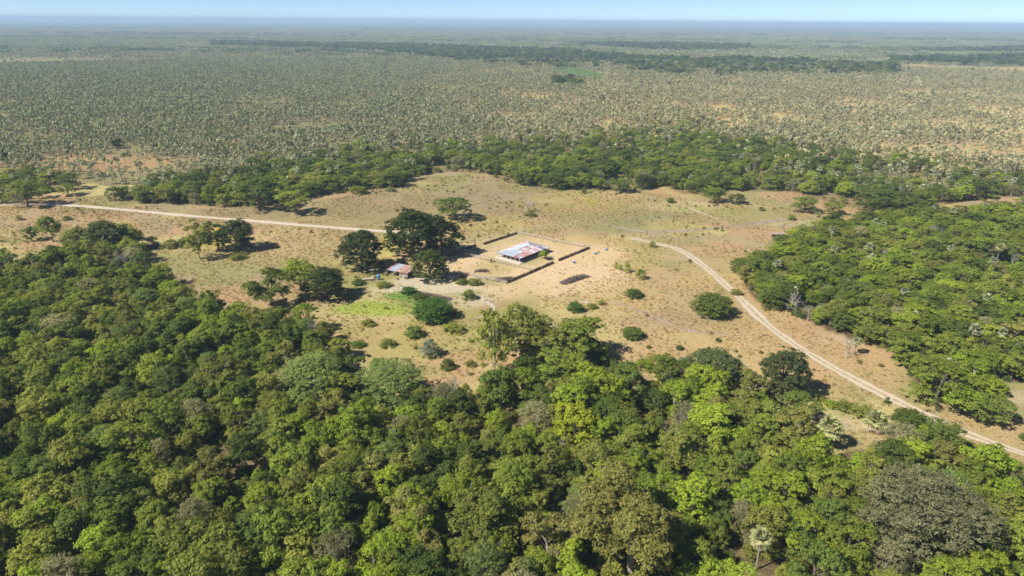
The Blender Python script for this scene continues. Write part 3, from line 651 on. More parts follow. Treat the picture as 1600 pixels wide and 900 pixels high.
for bx, by, bw, bh, c, lb in (
    (395, 462, 24, 14, 'busholive', 'olive scrub bush left of the gnarled open tree'), (372, 490, 34, 20, 'bushbright', 'light green bush in the gap behind the left wood'), (402, 500, 28, 18, 'bush', 'dark bush just below the gnarled open tree'),
    (545, 470, 26, 12, 'busholive', 'low bush at the left rim of the pond'), (520, 440, 18, 10, 'busholive', 'low bush between the farm tree and the bright tree'), (560, 447, 22, 9, 'bush', 'low bush in front of the concrete trough'), (600, 452, 26, 8, 'busholive', 'low weedy bush above the pond'),
    (655, 470, 24, 12, 'bush', 'small bush at the top of the lush bush'), (722, 446, 22, 9, 'bush', 'green hedge bush by the garden corner'), (742, 447, 24, 7, 'busholive', 'low hedge bush along the garden front'), (575, 512, 26, 12, 'busholive', 'weedy bush just below the pond'), (605, 545, 30, 14, 'busholive', 'brownish weedy bush on the grass below the pond'), (560, 545, 24, 12, 'bush', 'bush by the small olive tree below the pond'), (640, 590, 30, 18, 'busholive', 'bush behind the wide wispy tree'), (590, 575, 26, 14, 'bushbright', 'light bush between the pond and the wispy tree'), (700, 580, 26, 20, 'bush', 'dark bush beside the grey leafless bush'), (735, 575, 20, 12, 'busholive', 'low bush left of the pale forked trunk'),
    (945, 575, 40, 18, 'busholive', 'scrub bush right of the middle clump'), (972, 592, 44, 20, 'bush', 'dark scrub bush at the back edge of the near wood'), (1005, 580, 34, 16, 'bushbright', 'light scrub bush left of the rounded sage tree'), (1040, 592, 40, 22, 'bush', 'scrub bush touching the rounded sage tree'), (1022, 566, 24, 10, 'busholive', 'small weedy bush above the scrub edge'), (1062, 548, 14, 8, 'bush', 'small bush on the red grass above the rounded sage tree'), (1122, 535, 10, 7, 'bush', 'tiny bush below the lone dark bush'), (1070, 575, 26, 16, 'bushblue', 'grey green bush at the side of the rounded sage tree'),
    (1300, 640, 26, 14, 'bushbright', 'light green scrub beside the bare pale patch'), (1280, 628, 22, 10, 'busholive', 'small scrub below the tall lone tree'), (1470, 690, 34, 18, 'bush', 'bush at the wood edge near the round bush'), (1510, 712, 40, 22, 'busholive', 'olive bush at the wood edge nearest the road'), (1150, 462, 20, 10, 'busholive', 'low weeds on the road bank'), (1186, 440, 30, 20, 'bush', 'second bush at the left tip of the right wood'), (1590, 655, 12, 8, 'bush', 'tiny bush by the bare patch at the far right'),
    (560, 305, 30, 14, 'bushbright', 'light green bush in front of the tree band'), (610, 300, 16, 9, 'busholive', 'small bush in front of the tree band behind the farm'), (690, 330, 14, 8, 'bush', 'tiny bush left of the wide low thorn tree'), (875, 298, 20, 10, 'bush', 'bush at the band edge right of the farm'), (1048, 318, 14, 9, 'bush', 'tiny bush by the straw coloured track'), (1190, 330, 10, 7, 'bush', 'tiny bush near the small flat thorn tree'), (1235, 345, 16, 10, 'busholive', 'bush on the pale ground by the round thorn tree'),
    (30, 345, 14, 10, 'busholive', 'small bush by the road end on the field'), (105, 345, 16, 8, 'bush', 'small bush on the field below the pale road'), (240, 388, 22, 20, 'bush', 'upright bush right of the dark edge tree'), (265, 390, 26, 16, 'busholive', 'bush between the dark edge tree and the three trees'), (290, 388, 30, 18, 'bush', 'bush just left of the three field trees'), (372, 408, 26, 10, 'busholive', 'low bush below the three field trees'), (430, 388, 12, 7, 'busholive', 'tiny bush on the field right of the three trees')): hero(bx, by, bw, bh, c, lb, *SH)
# bare trees
def bare(px, py, wpx, hpx, label): hero(px, py, wpx, hpx, 'bare', label, *BT)
bare(205, 443, 34, 62, 'tall bare grey tree with straight pale trunk in the left wood')
bare(1138, 596, 50, 36, 'white dead branches beside the rounded sage tree')
bare(1244, 492, 44, 34, 'pale dead tree lying against the edge of the right wood')
bare(706, 622, 36, 40, 'grey leafless bush on bare ground left of the pale trunk')
bare(824, 330, 26, 18, 'grey leafless bush on the grass behind the yard')
bare(1322, 560, 24, 36, 'thin bare tree at the edge of the right wood')
bare(1225, 362, 22, 18, 'grey dead tree above the small dark shelter')
bare(1300, 470, 40, 30, 'bare branching tree among green crowns of the right wood')
bare(55, 905, 40, 60, 'brown bare tree at the bottom left corner of the wood')
bare(860, 905, 50, 60, 'bare grey branches at the front of the wood')
bare(1010, 610, 40, 26, 'bare grey scrub at the back edge of the near wood')
bare(1320, 900, 30, 50, 'thin pale dead tree near the grey wispy tree')
HERO_XY = np.array([(p['x'], p['y'], p['rx'], p['h']) for p in PLANTS if p['name'] != 'shrub'])
PALM_SPOTS = [(1181, 890, 38, 64), (1289, 698, 46, 50), (1366, 672, 44, 34), (1335, 552, 18, 28), (1556, 412, 16, 34), (1276, 348, 12, 18), (1528, 628, 14, 14), (958, 372 - 20, 8, 0)]

def fill(poly, s, jit, mix, hlo, hhi, rlo, rhi, rng, name_of):
    X, Y = hexgrid(WP[poly], s, jit, rng)
    d = np.sqrt(((X[:, None] - HERO_XY[None, :, 0]) ** 2 + (Y[:, None] - HERO_XY[None, :, 1]) ** 2)) - HERO_XY[None, :, 2]
    ok = (d > -.9).all(1)
    for q in PALM_SPOTS:                        # leave room around the palms
        g = at(q[0], q[1]); ok &= ~((np.abs(X - g[0]) < (7.0 if q[1] > 800 else 5.5)) & (Y - g[1] < 4.5) & (Y - g[1] > -13))
    X, Y = X[ok], Y[ok]; px, py, _ = proj(np.stack([X, Y, np.zeros_like(X)], 1))
    for i in range(len(X)):
        m = mix(px[i], py[i], vnoise(np.array([X[i]]), np.array([Y[i]]), 45, 3)[0]); ks = list(m); pr = np.array([m[k] for k in ks], float); cls = ks[rng.choice(len(ks), p=pr / pr.sum())]
        q_ = rng.uniform() ** 1.3; h = hlo + (hhi - hlo) * (.75 * q_ + .25 * rng.uniform()); r = rlo + (rhi - rlo) * (.8 * q_ + .2 * rng.uniform())
        if cls == 'bare': r *= .6
        nm, ct = BT if cls == 'bare' else (T if cls.startswith('thorn') else ('broadleaf_tree', 'tree'))
        PLANTS.append(dict(cls=cls, x=X[i], y=Y[i], rx=r, h=h, name=nm, cat=ct, label=None, hero=False, wood=poly, px=px[i], py=py[i]))
def mix_near(px, py, nz):
    q = min(max((px - 300) / 600, 0), 1)
    a = dict(olive=.20, mid=.28, dark=.15, brown=.08, bright=.08, yellow=.003, feather=.05, grey=.03, thornmid=.06, sparse=.07, sparseolive=.07, bare=.015)
    b = dict(olive=.14, mid=.28, dark=.06, brown=.05, bright=.20, yellow=.004, feather=.05, grey=.04, thornmid=.08, thornbright=.06, sparseolive=.09, sparse=.02, bare=.02)
    m = {k: a.get(k, 0) * (1 - q) + b.get(k, 0) * q for k in set(a) | set(b)}
    m['bright'] *= (.4 + 1.6 * nz); m['olive'] *= (1.6 - nz)
    return dict(sorted(m.items()))
def mix_right(px, py, nz): return dict(thorn=.10, thornmid=.24, thornbright=.16 * (.4 + nz), mid=.20, bright=.15 * (.4 + nz), olive=.12, dark=.07, grey=.03, brown=.03, bare=.02)
def mix_band(px, py, nz): return dict(thorn=.42, thornmid=.30, mid=.12, olive=.10, grey=.05, bare=.035, bright=.07)
rng = np.random.default_rng(11)
fill('near', 5.5, .42, mix_near, 5.0, 11.0, 2.4, 5.4, rng, None)
fill('right', 5.8, .42, mix_right, 4.2, 8.6, 2.6, 5.6, rng, None)
fill('band', 7.0, .45, mix_band, 4.8, 9.8, 2.8, 6.2, rng, None)
fill('left', 11, .40, mix_band, 5.0, 7.5, 4, 6.5, rng, None)
# ragged band edge: thin it out towards the palms
keep = []
for p in PLANTS:
    if not p['hero'] and p['wood'] == 'band':
        edge = np.interp(p['px'], [165, 300, 430, 600, 900, 1060, 1240, 1480, 1700], [296, 276, 258, 230, 222, 206, 228, 258, 270])
        t = (p['py'] - edge) / 34
        if rng.uniform() > .25 + .75 * min(1, max(0, t)) - (.25 if p['px'] > 1180 else 0): continue
        if vnoise(np.array([p['x']]), np.array([p['y']]), 22, 78)[0] > (.80 if p['px'] < 1150 else .62): continue
    if not p['hero'] and p['wood'] == 'right' and vnoise(np.array([p['x']]), np.array([p['y']]), 15, 79)[0] > .88: continue
    if not p['hero'] and p['wood'] == 'near' and vnoise(np.array([p['x']]), np.array([p['y']]), 17, 77)[0] > .85: continue
    keep.append(p)
PLANTS = keep
LOOK = dict(sage='sage green tree', farm='heavy dark tree', giantbrown='giant olive tree', giantgrey='giant grey tree', giantfeather='big feathery tree', dark='dark green rounded tree', olive='olive green rounded tree', mid='mid green rounded tree', bright='bright green rounded tree', yellow='yellow green tree', brown='olive brown open tree', feather='pale feathery domed tree', grey='grey wispy tree',
            thorn='dark flat topped thorn tree', thornmid='green flat topped thorn tree', thornbright='bright flat topped thorn tree', sparse='dark open crowned tree', sparseolive='olive open crowned tree', bare='bare grey branching tree', densedark='dense dark tree')
def place_words(p):
    px, py = p['px'], p['py']
    if p['wood'] == 'near':
        c = ('by the left picture edge', 'left of the feathery trees', 'below the feathery trees', 'below the yellow tree', 'around the giant olive brown tree', 'near the grey wispy tree')[int(np.digitize(px, [170, 430, 680, 900, 1160]))]
        r_ = ('back rows', 'upper rows', 'middle rows', 'lower rows', 'front row')[int(np.digitize(py, [560, 660, 760, 860]))]
        return 'in the near wood, %s %s' % (r_, c)
    if p['wood'] == 'right':
        return 'in the right wood, %s, %s' % (('back rows', 'middle rows', 'roadside rows')[int(np.digitize(py, [390, 480]))], ('its left tip', 'its middle', 'its right end')[int(np.digitize(px, [1270, 1430]))])
    if p['wood'] == 'band':
        return 'in the band of trees %s' % ('behind the pale road', 'behind the umbrella thorn tree', 'behind the farm', 'above the curving road', 'above the right wood')[int(np.digitize(px, [400, 620, 980, 1240]))]
    return 'in the clump at the left end of the pale road'
def variants(c): return BARE if c == 'bare' else TREE[c]
rng = np.random.default_rng(23)
for p in PLANTS:
    v = variants(p['cls']); p['var'] = int(rng.integers(len(v))); d = v[p['var']]; p['rz'] = float(rng.uniform(0, 6.28)); p['sx'] = p['rx'] / d['R']; p['sz'] = p['h'] / d['H']
    if p['hero']: p['vis'] = 1e9; continue
    gx_, gy_, dz = proj(np.array([[p['x'], p['y'], p['h'] * .75]])); p['vis'] = p['rx'] * FPX / dz[0] if (-8 < gx_[0] < 1608 and gy_[0] < 905) else -1
solo = []; rest = []
for nm, most in (('broadleaf_tree', 300), ('thorn_tree', 290), ('bare_tree', 60), ('shrub', 300)):
    L_ = sorted([p for p in PLANTS if p['name'] == nm], key=lambda p: -p['vis']); s = [p for p in L_[:most] if p['vis'] > 0]; solo += s; rest += L_[len(s):]
rest_keys = {(p['cls'], place_words(p)) for p in rest if p['vis'] > 0}
buck = {}
for p in solo:
    if p['label'] is None: buck.setdefault((p['cls'], place_words(p)), []).append(p)
ORD = ['leftmost', 'second from left', 'third from left', 'fourth from left', 'fifth from left', 'sixth from left']
for (cls, where), L_ in buck.items():
    base = LOOK[cls] + ' ' + where; L_.sort(key=lambda p: p['px'])
    for i, p in enumerate(L_):
        p['group'] = LOOK[cls].replace('tree', 'trees') + ' ' + where.split(',')[0]
        if len(L_) > 1 and len(L_) <= 6 and (cls, where) not in rest_keys and len((ORD[i] + ' ' + base).split()) <= 16: p['label'] = ORD[i] + ' ' + base
        else: p['label'] = base
        p['label'] = ' '.join(p['label'].split()[:16])
for p in solo:
    d = variants(p['cls'])[p['var']]; e = obj(p['name'], None, None, (p['x'], p['y'], 0), p['rz'], (p['sx'], p['sx'], p['sz'])); e.empty_display_size = .5
    tag(e, p['label'], p['cat'], p.get('group'))
    if p['cls'] == 'bare': obj('branches', d['trunk'], e)
    else:
        obj('trunk', d['trunk'], e); obj('foliage' if p['name'] == 'shrub' else 'crown', d['crown'], e)
def scatter_tree_list(name, P, RZ, SC, D, label, cat):
    """crowns and trunks as instances of the same meshes that the single trees use"""
    meshes = []; idx = {}; pp = []; rz = []; sc = []; ix = []
    for a_, b_, c_, d_ in zip(P, RZ, SC, D):
        for me in (d_.get('crown'), d_['trunk']):
            if me is None: continue
            if me.name not in idx: idx[me.name] = len(meshes); meshes.append(me)
            pp.append(a_); rz.append(b_); sc.append(c_); ix.append(idx[me.name])
    return scatter(name, pp, rz, sc, ix, meshes, label, cat)
def scatter_plants(name, L_, label, cat):
    scatter_tree_list(name, [(p['x'], p['y'], 0) for p in L_], [p['rz'] for p in L_], [(p['sx'], p['sx'], p['sz']) for p in L_], [variants(p['cls'])[p['var']] for p in L_], label, cat)
scatter_plants('woodland', rest, 'dense mixed woodland canopy filling in behind the nearer trees', 'woodland')

# undergrowth that closes the gaps between the trunks
rng = np.random.default_rng(31); P = []; IX = []; SC = []
und = [TREE['busholive'][0], TREE['bush'][0], TREE['busholive'][1], TREE['bush'][1], TREE['bushbright'][0]]
for k, s in (('near', 3.6), ('right', 3.8), ('band', 6.5)):
    X, Y = hexgrid(WP[k], s, .45, rng)
    for a, b in zip(X, Y):
        q = rng.uniform(.16, .38); P.append((a, b, -.1)); SC.append((q * 1.1, q * 1.1, q * rng.uniform(.7, 1.1))); IX.append(int(rng.integers(len(und))))
P = np.array(P); ok = np.ones(len(P), bool)
for q in PALM_SPOTS: g = at(q[0], q[1]); ok &= ~((np.abs(P[:, 0] - g[0]) < 3) & (P[:, 1] - g[1] < 1.8) & (P[:, 1] - g[1] > -5))
scatter('undergrowth', P[ok], rng.uniform(0, 6.28, ok.sum()), np.array(SC)[ok], np.array(IX)[ok], [u['crown'] for u in und], 'green undergrowth of low scrub beneath the trees', 'undergrowth')

# ------------------------------------------------------------------ palms
rng = np.random.default_rng(41)
def near_palm(px, py, wpx, hpx, label):
    """the palms close enough to tell the fronds apart: each frond is a part"""
    p = at(px, py); k = ppm(px, py); rr = np.random.default_rng(int(px * 7 + py)); H = max(2.0, (hpx - wpx * .30) / k / math.cos(elev(px, py)) - .8)
    sc = wpx / k / 3.7; e = obj('fan_palm', None, None, p, 0); tag(e, label, 'palm', 'fan palms standing in the woods'); tr = MB(); ln = rr.uniform(-.2, .2, 2)
    tr.tube([(ln[0] * t * t, ln[1] * t * t, -.2 + (H + .2) * t) for t in (0, .33, .66, 1)], [.22, .17, .16, .17], 8); obj('trunk', tr.mesh('trunk', PALM_BARK), e)
    for i in range(30):
        el = R(82 - 128 * (i / 29) + rr.uniform(-7, 7)); f = np.array(frond_quads(rr, el, 0, rr.uniform(1.7, 2.1) * sc, 13, .055)); dead_ = i > 23
        fo = obj('dead_frond' if dead_ else 'frond', quads_mesh('frond', f, [PALM_DEAD if dead_ else PALM_NEAR]), e, (ln[0], ln[1], H), i * 2.4 + rr.uniform(-.3, .3))
for q, lb in zip(PALM_SPOTS, ('solitary fan palm rising from the near wood at the bottom', 'pale fan palm beside the bare patch at the wood edge', 'bushy pale fan palm behind the bare patch near the road', 'slim fan palm with trunk showing at the right wood edge', 'leaning tall fan palm in the right wood', 'small fan palm at the back edge of the right wood', 'low fan palm by the corner of the right wood')): near_palm(*q, lb)
pts = []
for (k, s, pr) in (('band', 7.6, .66), ('right', 16.0, .28), ('left', 12, .5)):
    X, Y = hexgrid(WP[k], s, .48, rng); m = rng.uniform(size=len(X)) < pr
    if k == 'band':
        px, py, _ = proj(np.stack([X, Y, 0 * X], 1)); edge = np.interp(px, [165, 300, 430, 600, 900, 1060, 1240, 1480, 1700], [296, 276, 258, 230, 222, 206, 228, 258, 270]); m &= rng.uniform(size=len(X)) < np.clip(1.1 - (py - edge) / 60 + (px > 1150) * .35, .12, 1)
    pts += [(a, b, k) for a, b in zip(X[m], Y[m])]
X, Y = hexgrid(WP['sav'], 4.0, .5, rng); px, py, _ = proj(np.stack([X, Y, 0 * X], 1))
rt_ = np.clip((px + (fbm(X, Y, 400, 13) - .5) * 420 - 560) / 440, 0, 1); dens = 1.3 * (1 - rt_) + .85 * rt_
dens *= (.16 + 1.6 * sstep(.28, .68, fbm(X, Y, 46, 61)) * (.6 + .8 * fbm(X, Y, 220, 63))) * (.35 + .65 * sstep(.30, .46, fbm(X, Y, 24, 65)))
def ell2(cx, cy, rx, ry): return np.clip(1.6 - np.hypot((px - cx) / rx, (py - cy) / ry), 0, 1)
dens *= 1 - .4 * ell2(1570, 200, 130, 45); dens *= 1 - .3 * ell2(1060, 185, 120, 28); dens *= 1 - .35 * ell2(740, 150, 110, 14); dens *= 1 - .75 * ell2(150, 257, 120, 12); dens *= 1 - .9 * ell2(150, 77.5, 200, 4.5); dens *= 1 - .75 * ell2(600, 84, 90, 4)
for k in ('meadow', 'b1', 'b2', 'b3', 'b4', 'b5'): dens *= np.where(inside(WP[k], X, Y), 0 if k == 'meadow' else .75, 1)
dist = np.hypot(X, Y); dens *= np.clip(1.25 - dist / 3000, .5, 1)
m = (rng.uniform(size=len(X)) < dens) & (dist < 1750); pts += [(a, b, 'sav') for a, b in zip(X[m], Y[m])]
PX = np.array([(a, b) for a, b, k in pts]); pxx, pyy, pz = proj(np.concatenate([PX, np.full((len(PX), 1), 6.5)], 1)); vis = (pxx > 4) & (pxx < 1596) & (pyy < 890)
order = np.argsort(np.where(vis, pz, 1e9))[:285]; sel = set(order.tolist())
for i in order:
    a, b, k = pts[i]; d = PALM[int(rng.integers(len(PALM)))]; s = float(rng.uniform(.85, 1.2)); e = obj('fan_palm', None, None, (a, b, 0), float(rng.uniform(0, 6.28)), s)
    xb = pxx[i]; bins = [100, 190, 300, 400, 500, 620, 760, 880, 980, 1080, 1180, 1280, 1390, 1500]
    mark = ('above the road end', 'above the flat thorn tree at the road', 'above the bare red ground', 'above the three field trees', 'behind the broad edge thorn tree', 'behind the umbrella thorn tree', 'behind the farm trees', 'behind the tin roof', 'above the tiny dark bush', 'above the bright grass', 'above the start of the curving road', 'above the round thorn tree', 'above the very wide thorn tree', 'above the right wood middle', 'above the right wood end')[int(np.digitize(xb, bins))]
    row = ('far', 'middle', 'near')[int(np.digitize(pyy[i], [235, 262]))]
    where = {'right': 'poking up through the right wood, ' + ('back', 'middle', 'front')[int(np.digitize(pyy[i], [370, 440]))] + (' left part', ' middle part', ' right part')[int(np.digitize(xb, [1310, 1450]))], 'band': 'in the %s band rows, %s' % (row, mark), 'left': 'in the thorn clump at the left end of the pale road', 'sav': 'in the %s savanna rows, %s' % (row, mark)}[k]
    tag(e, 'fan palm ' + where, 'palm', 'fan palms ' + where); obj('trunk', d['trunk'], e); obj('crown', d['crown'], e); obj('dead_fronds', d['dead'], e)
oth = [i for i in range(len(pts)) if i not in sel]
O = np.array([(pts[i][0], pts[i][1], 0) for i in oth]); dd = np.hypot(O[:, 0], O[:, 1]); ix = np.where(dd < 480, rng.integers(0, len(PALM), len(O)), len(PALM) + rng.integers(0, 4, len(O)) + 4 * (rng.uniform(size=len(O)) < np.clip((proj(O)[0] - 560) / 440, .05, .9)))
scatter('palm_savanna', O, rng.uniform(0, 6.28, len(O)), rng.uniform(.45, 1.2, len(O)), ix, [p['joined'] for p in PALM] + PALM_FAR, 'vast savanna of grey green fan palms spreading to the horizon', 'palm savanna')

# ------------------------------------------------------------------ far forest, scattered bushes, far palm groves
rng = np.random.default_rng(51); P = []; SC = []; IX = []
ftypes = [TREE['thorn'][0], TREE['dark'][0], TREE['farm'][0], TREE['thorn'][1], TREE['mid'][0], TREE['dark'][1], TREE['farm'][1]]
for k, s, pr in (('b1', 13, .62), ('b2', 16, .7), ('b3', 15, .65), ('b4', 17, .65), ('b5', 8, .9)):
    X, Y = hexgrid(WP[k], s, .48, rng); m = rng.uniform(size=len(X)) < pr * sstep(.36, .50, fbm(X, Y, 60, 71)); X, Y = X[m], Y[m]
    for a, b in zip(X, Y): P.append((a, b, 0)); q = rng.uniform(.8, 1.45) * (1 if k != 'b6' else 2.0); SC.append((q * 1.2, q * 1.2, q)); IX.append(int(rng.integers(len(ftypes))))
X, Y = hexgrid(WP['sav'], 30, .5, rng); m = rng.uniform(size=len(X)) < .30 * sstep(.35, .7, fbm(X, Y, 150, 81)); m &= ~inside(WP['meadow'], X, Y)
for a, b in zip(X[m], Y[m]): P.append((a, b, 0)); q = rng.uniform(.4, .8); SC.append((q * 1.2, q * 1.2, q)); IX.append(int(rng.integers(len(ftypes))))
scatter_tree_list('far_forest', P, rng.uniform(0, 6.28, len(P)), SC, [ftypes[i] for i in IX], 'dark green forest strips far across the palm plain', 'forest')
def grove(rng, n, rad, tree_share):
    V = []; ex = MB()
    for i in range(n):
        a, r_ = rng.uniform(0, 6.28), rad * math.sqrt(rng.uniform()); c = np.array([r_ * math.cos(a), r_ * math.sin(a), 0])
        H = rng.uniform(5, 7.5); d = rdir(rng, 12); Pp = c + np.array([0, 0, H]) + d * rng.uniform(.6, 1.4, (12, 1)); V.append(leaf_quads(rng, Pp, d * .4, 1.7, jitter=.9)); ex.tube([c, c + np.array([0, 0, H])], [.2, .15], 3, cap=False)
    return quads_mesh('grove', np.concatenate(V), [PALM_LEAF, PALM_BARK], extra=ex)
def copse(rng, n, rad, mat):
    V = []
    for i in range(n):
        a, r_ = rng.uniform(0, 6.28), rad * math.sqrt(rng.uniform()); c = np.array([r_ * math.cos(a), r_ * math.sin(a), 5.0]); d = rdir(rng, 60); d[:, 2] = np.abs(d[:, 2]); s = rng.uniform(3, 5.5); V.append(leaf_quads(rng, c + d * s * np.array([1, 1, .8]), d, 2.2, jitter=.7)); d2 = rdir(rng, 20); d2[:, 2] *= .3; V.append(leaf_quads(rng, c + np.array([0, 0, -2.5]) + d2 * s * .9, d2, 2.4))
    return quads_mesh('copse', np.concatenate(V), [mat])
groves = [grove(np.random.default_rng(600 + i), 30, 26, 0) for i in range(4)] + [copse(np.random.default_rng(620 + i), 9, 24, LEAF['dark' if i % 2 else 'thorn']) for i in range(4)]
P = []; SC = []; IX = []
for D0, D1, s in ((1650, 4200, 42), (4200, 9500, 110), (9500, 24000, 300)):
    hw = math.tan(R(42)); X, Y = hexgrid(np.array([(-D0 * hw, D0), (D0 * hw, D0), (D1 * hw, D1), (-D1 * hw, D1)]), s, .5, rng); inb = np.zeros(len(X), bool)
    for k in ('b1', 'b2', 'b3', 'b4', 'meadow'): inb |= inside(WP[k], X, Y)
    bn = fbm(X / 6, Y, 420, 51); dk = rng.uniform(size=len(X)) < sstep(.55, .63, bn) * .6; m = ~inb & (rng.uniform(size=len(X)) < .85)
    for a, b, c in zip(X[m], Y[m], dk[m]): P.append((a, b, 0)); q = rng.uniform(.8, 1.3) * (1 if D0 < 4000 else 2.2 if D0 < 9000 else 5.0); SC.append((q, q, min(q, 1.4))); IX.append(int(rng.integers(4)) + (4 if c else 0))
scatter('far_groves', P, rng.uniform(0, 6.28, len(P)), SC, IX, groves, 'hazy palm groves and copses stretching to the horizon', 'far groves')

# ------------------------------------------------------------------ grass tufts over the clearing
def tuft(rng, n, h, spread, mat):
    V = []
    for i in range(n):
        a = rng.uniform(0, 6.28); b = rng.uniform(0, 6.28); r_ = spread * math.sqrt(rng.uniform()); c = np.array([r_ * math.cos(b), r_ * math.sin(b), 0]); t = np.array([math.cos(a), math.sin(a), 0]); s = np.array([-t[1], t[0], 0]); hh = h * rng.uniform(.6, 1.2)
        top = c + t * hh * rng.uniform(.2, .6) + np.array([0, 0, hh]); V.append([c - s * .05, c + s * .05, top + s * .02, top - s * .02])
    return quads_mesh('tuft', np.array(V), [mat])
STRAW = leaf_mat('straw_grass', (.40, .285, .12), (.50, .38, .17), transl=.15); GREENG = leaf_mat('green_grass', (.17, .18, .05), (.26, .25, .06), transl=.2); REDG = leaf_mat('russet_grass', (.34, .20, .095), (.42, .26, .12), transl=.15); LUSHG = leaf_mat('lush_grass', (.165, .215, .045), (.25, .285, .06), transl=.25); GREYW = leaf_mat('grey_weeds', (.15, .15, .075), (.20, .18, .10), transl=.2)
tr_ = np.random.default_rng(71)
tufts = [tuft(tr_, 26, .55, .7, STRAW), tuft(tr_, 26, .5, .8, REDG), tuft(tr_, 22, .55, .6, GREENG), tuft(tr_, 26, .65, .6, STRAW), tuft(tr_, 20, .7, .5, GREYW), tuft(tr_, 30, .5, .7, LUSHG)]
CLEAR = wpoly([(-160, 420), (-160, 335), (0, 312), (160, 306), (430, 330), (640, 285), (700, 264), (900, 300), (1240, 300), (1450, 330), (1240, 380), (1160, 440), (1300, 530), (1420, 590), (1580, 660), (1700, 640), (1760, 860), (1600, 780), (1440, 700), (1270, 690), (1180, 615), (960, 605), (700, 640), (520, 570), (350, 490), (200, 400)])
X, Y = hexgrid(CLEAR, 1.5, .5, tr_); q = fbm(X, Y, 14, 91); m = tr_.uniform(size=len(X)) < sstep(.30, .62, q) * .9; X, Y = X[m], Y[m]; px, py, _ = proj(np.stack([X, Y, 0 * X], 1))
YARD = [(700, 440), (690, 400), (750, 376), (812, 362), (925, 386), (975, 395), (950, 425), (870, 460), (790, 465), (720, 450)]
iny = inside(np.array(YARD, float), px, py); m = ~(iny & (tr_.uniform(size=len(X)) < .88))
for line, hw in (([(0, 320), (95, 320), (187, 327), (281, 336), (406, 346), (500, 354), (612, 362), (700, 366)], 2.6), ([(985, 372), (1018, 379), (1060, 390), (1100, 416), (1150, 460), (1200, 508), (1260, 550), (1330, 590), (1400, 626), (1500, 673), (1600, 709), (1760, 765)], 2.6)):
    cl = catmull([at(*p_) for p_ in line]); m &= np.array([np.min((cl[:, 0] - a) ** 2 + (cl[:, 1] - b) ** 2) for a, b in zip(X, Y)]) > hw * hw
m &= ~((np.hypot((px - 690) / 60, (py - 452) / 12) < 1)); X, Y, px, py = X[m], Y[m], px[m], py[m]
pr = np.stack([.5 + 0 * X, .5 * (fbm(X, Y, 35, 21) > .5), .34 * (fbm(X, Y, 22, 31) > .5) + .06 + .8 * (np.hypot((px - 610) / 140, (py - 530) / 75) < 1) * (fbm(X, Y, 9, 33) > .5), .25 + 0 * X, .10 + .12 * (fbm(X, Y, 60, 1) > .5), 0 * X], 1); lush = np.hypot((px - 583) / 56, (py - 482) / 11) + (fbm(X, Y, 8, 99) - .5) * .9 < 1; pr[lush] = (.08, 0, .3, .1, 0, 1.0)
pr /= pr.sum(1)[:, None]; cum = pr.cumsum(1); ix = (tr_.uniform(size=(len(X), 1)) > cum).sum(1).clip(0, 5); s = tr_.uniform(.35, .95, len(X)) * np.where(lush, .7, 1)
scatter('grass', np.stack([X, Y, 0 * X], 1), tr_.uniform(0, 6.28, len(X)), s, ix, tufts, 'dry grass tufts covering the clearing', 'grass')
# low weeds and scrub dotted over the open ground
X, Y = hexgrid(CLEAR, 5.5, .5, tr_); q = fbm(X, Y, 26, 95); px, py, _ = proj(np.stack([X, Y, 0 * X], 1)); m = (tr_.uniform(size=len(X)) < sstep(.55, .68, q) * .95 + .015 + .45 * (np.hypot((px - 600) / 130, (py - 530) / 75) < 1) + .3 * (np.hypot((px - 980) / 110, (py - 580) / 40) < 1)) & ~inside(np.array(YARD, float), px, py)
for line in ([(0, 320), (95, 320), (187, 327), (281, 336), (406, 346), (500, 354), (612, 362), (700, 366)], [(985, 372), (1018, 379), (1060, 390), (1100, 416), (1150, 460), (1200, 508), (1260, 550), (1330, 590), (1400, 626), (1500, 673), (1600, 709), (1760, 765)]):
    cl = catmull([at(*p_) for p_ in line]); m &= np.array([np.min((cl[:, 0] - a) ** 2 + (cl[:, 1] - b) ** 2) for a, b in zip(X, Y)]) > 16
X, Y = X[m], Y[m]; s = tr_.uniform(.035, .12, len(X)) ; wd = [TREE['busholive'][0]['crown'], TREE['bush'][2]['crown'], TREE['grey'][0]['crown'], TREE['busholive'][1]['crown']]
scatter('weeds', np.stack([X, Y, 0 * X - .05], 1), tr_.uniform(0, 6.28, len(X)), np.stack([s * 1.6, s * 1.6, s], 1), tr_.integers(0, 4, len(X)), wd, 'low weeds and scrub dotted over the dry clearing', 'weeds')
# ------------------------------------------------------------------ farm buildings
WHITEW = solid_mat('whitewash', (.62, .60, .56), (.48, .45, .41), 2, .9); DARKW = solid_mat('dark_timber', (.20, .14, .105), (.11, .075, .056), 3, .9); BROWNW = solid_mat('brown_timber', (.17, .11, .075), (.09, .058, .04), 4, .9)
PALEW = solid_mat('weathered_timber', (.42, .36, .30), (.27, .225, .185), 4, .9); CONC = solid_mat('pale_concrete', (.60, .53, .44), (.47, .40, .32), 1.5, .9); REDBR = solid_mat('red_brick_wall', (.20, .075, .055), (.13, .05, .04), 2, .9)
ZINC = [solid_mat('tin_white', (.50, .55, .62), (.36, .40, .47), 1.2, .45, .15), solid_mat('tin_pale_rust', (.50, .43, .44), (.32, .19, .175), .8, .55, .1), solid_mat('tin_rust_red', (.27, .10, .085), (.38, .22, .20), 1.0, .7), solid_mat('tin_blue', (.07, .085, .20), (.12, .13, .26), 1.0, .5, .1), solid_mat('tin_rust_brown', (.36, .205, .15), (.48, .34, .28), 1.0, .7)]
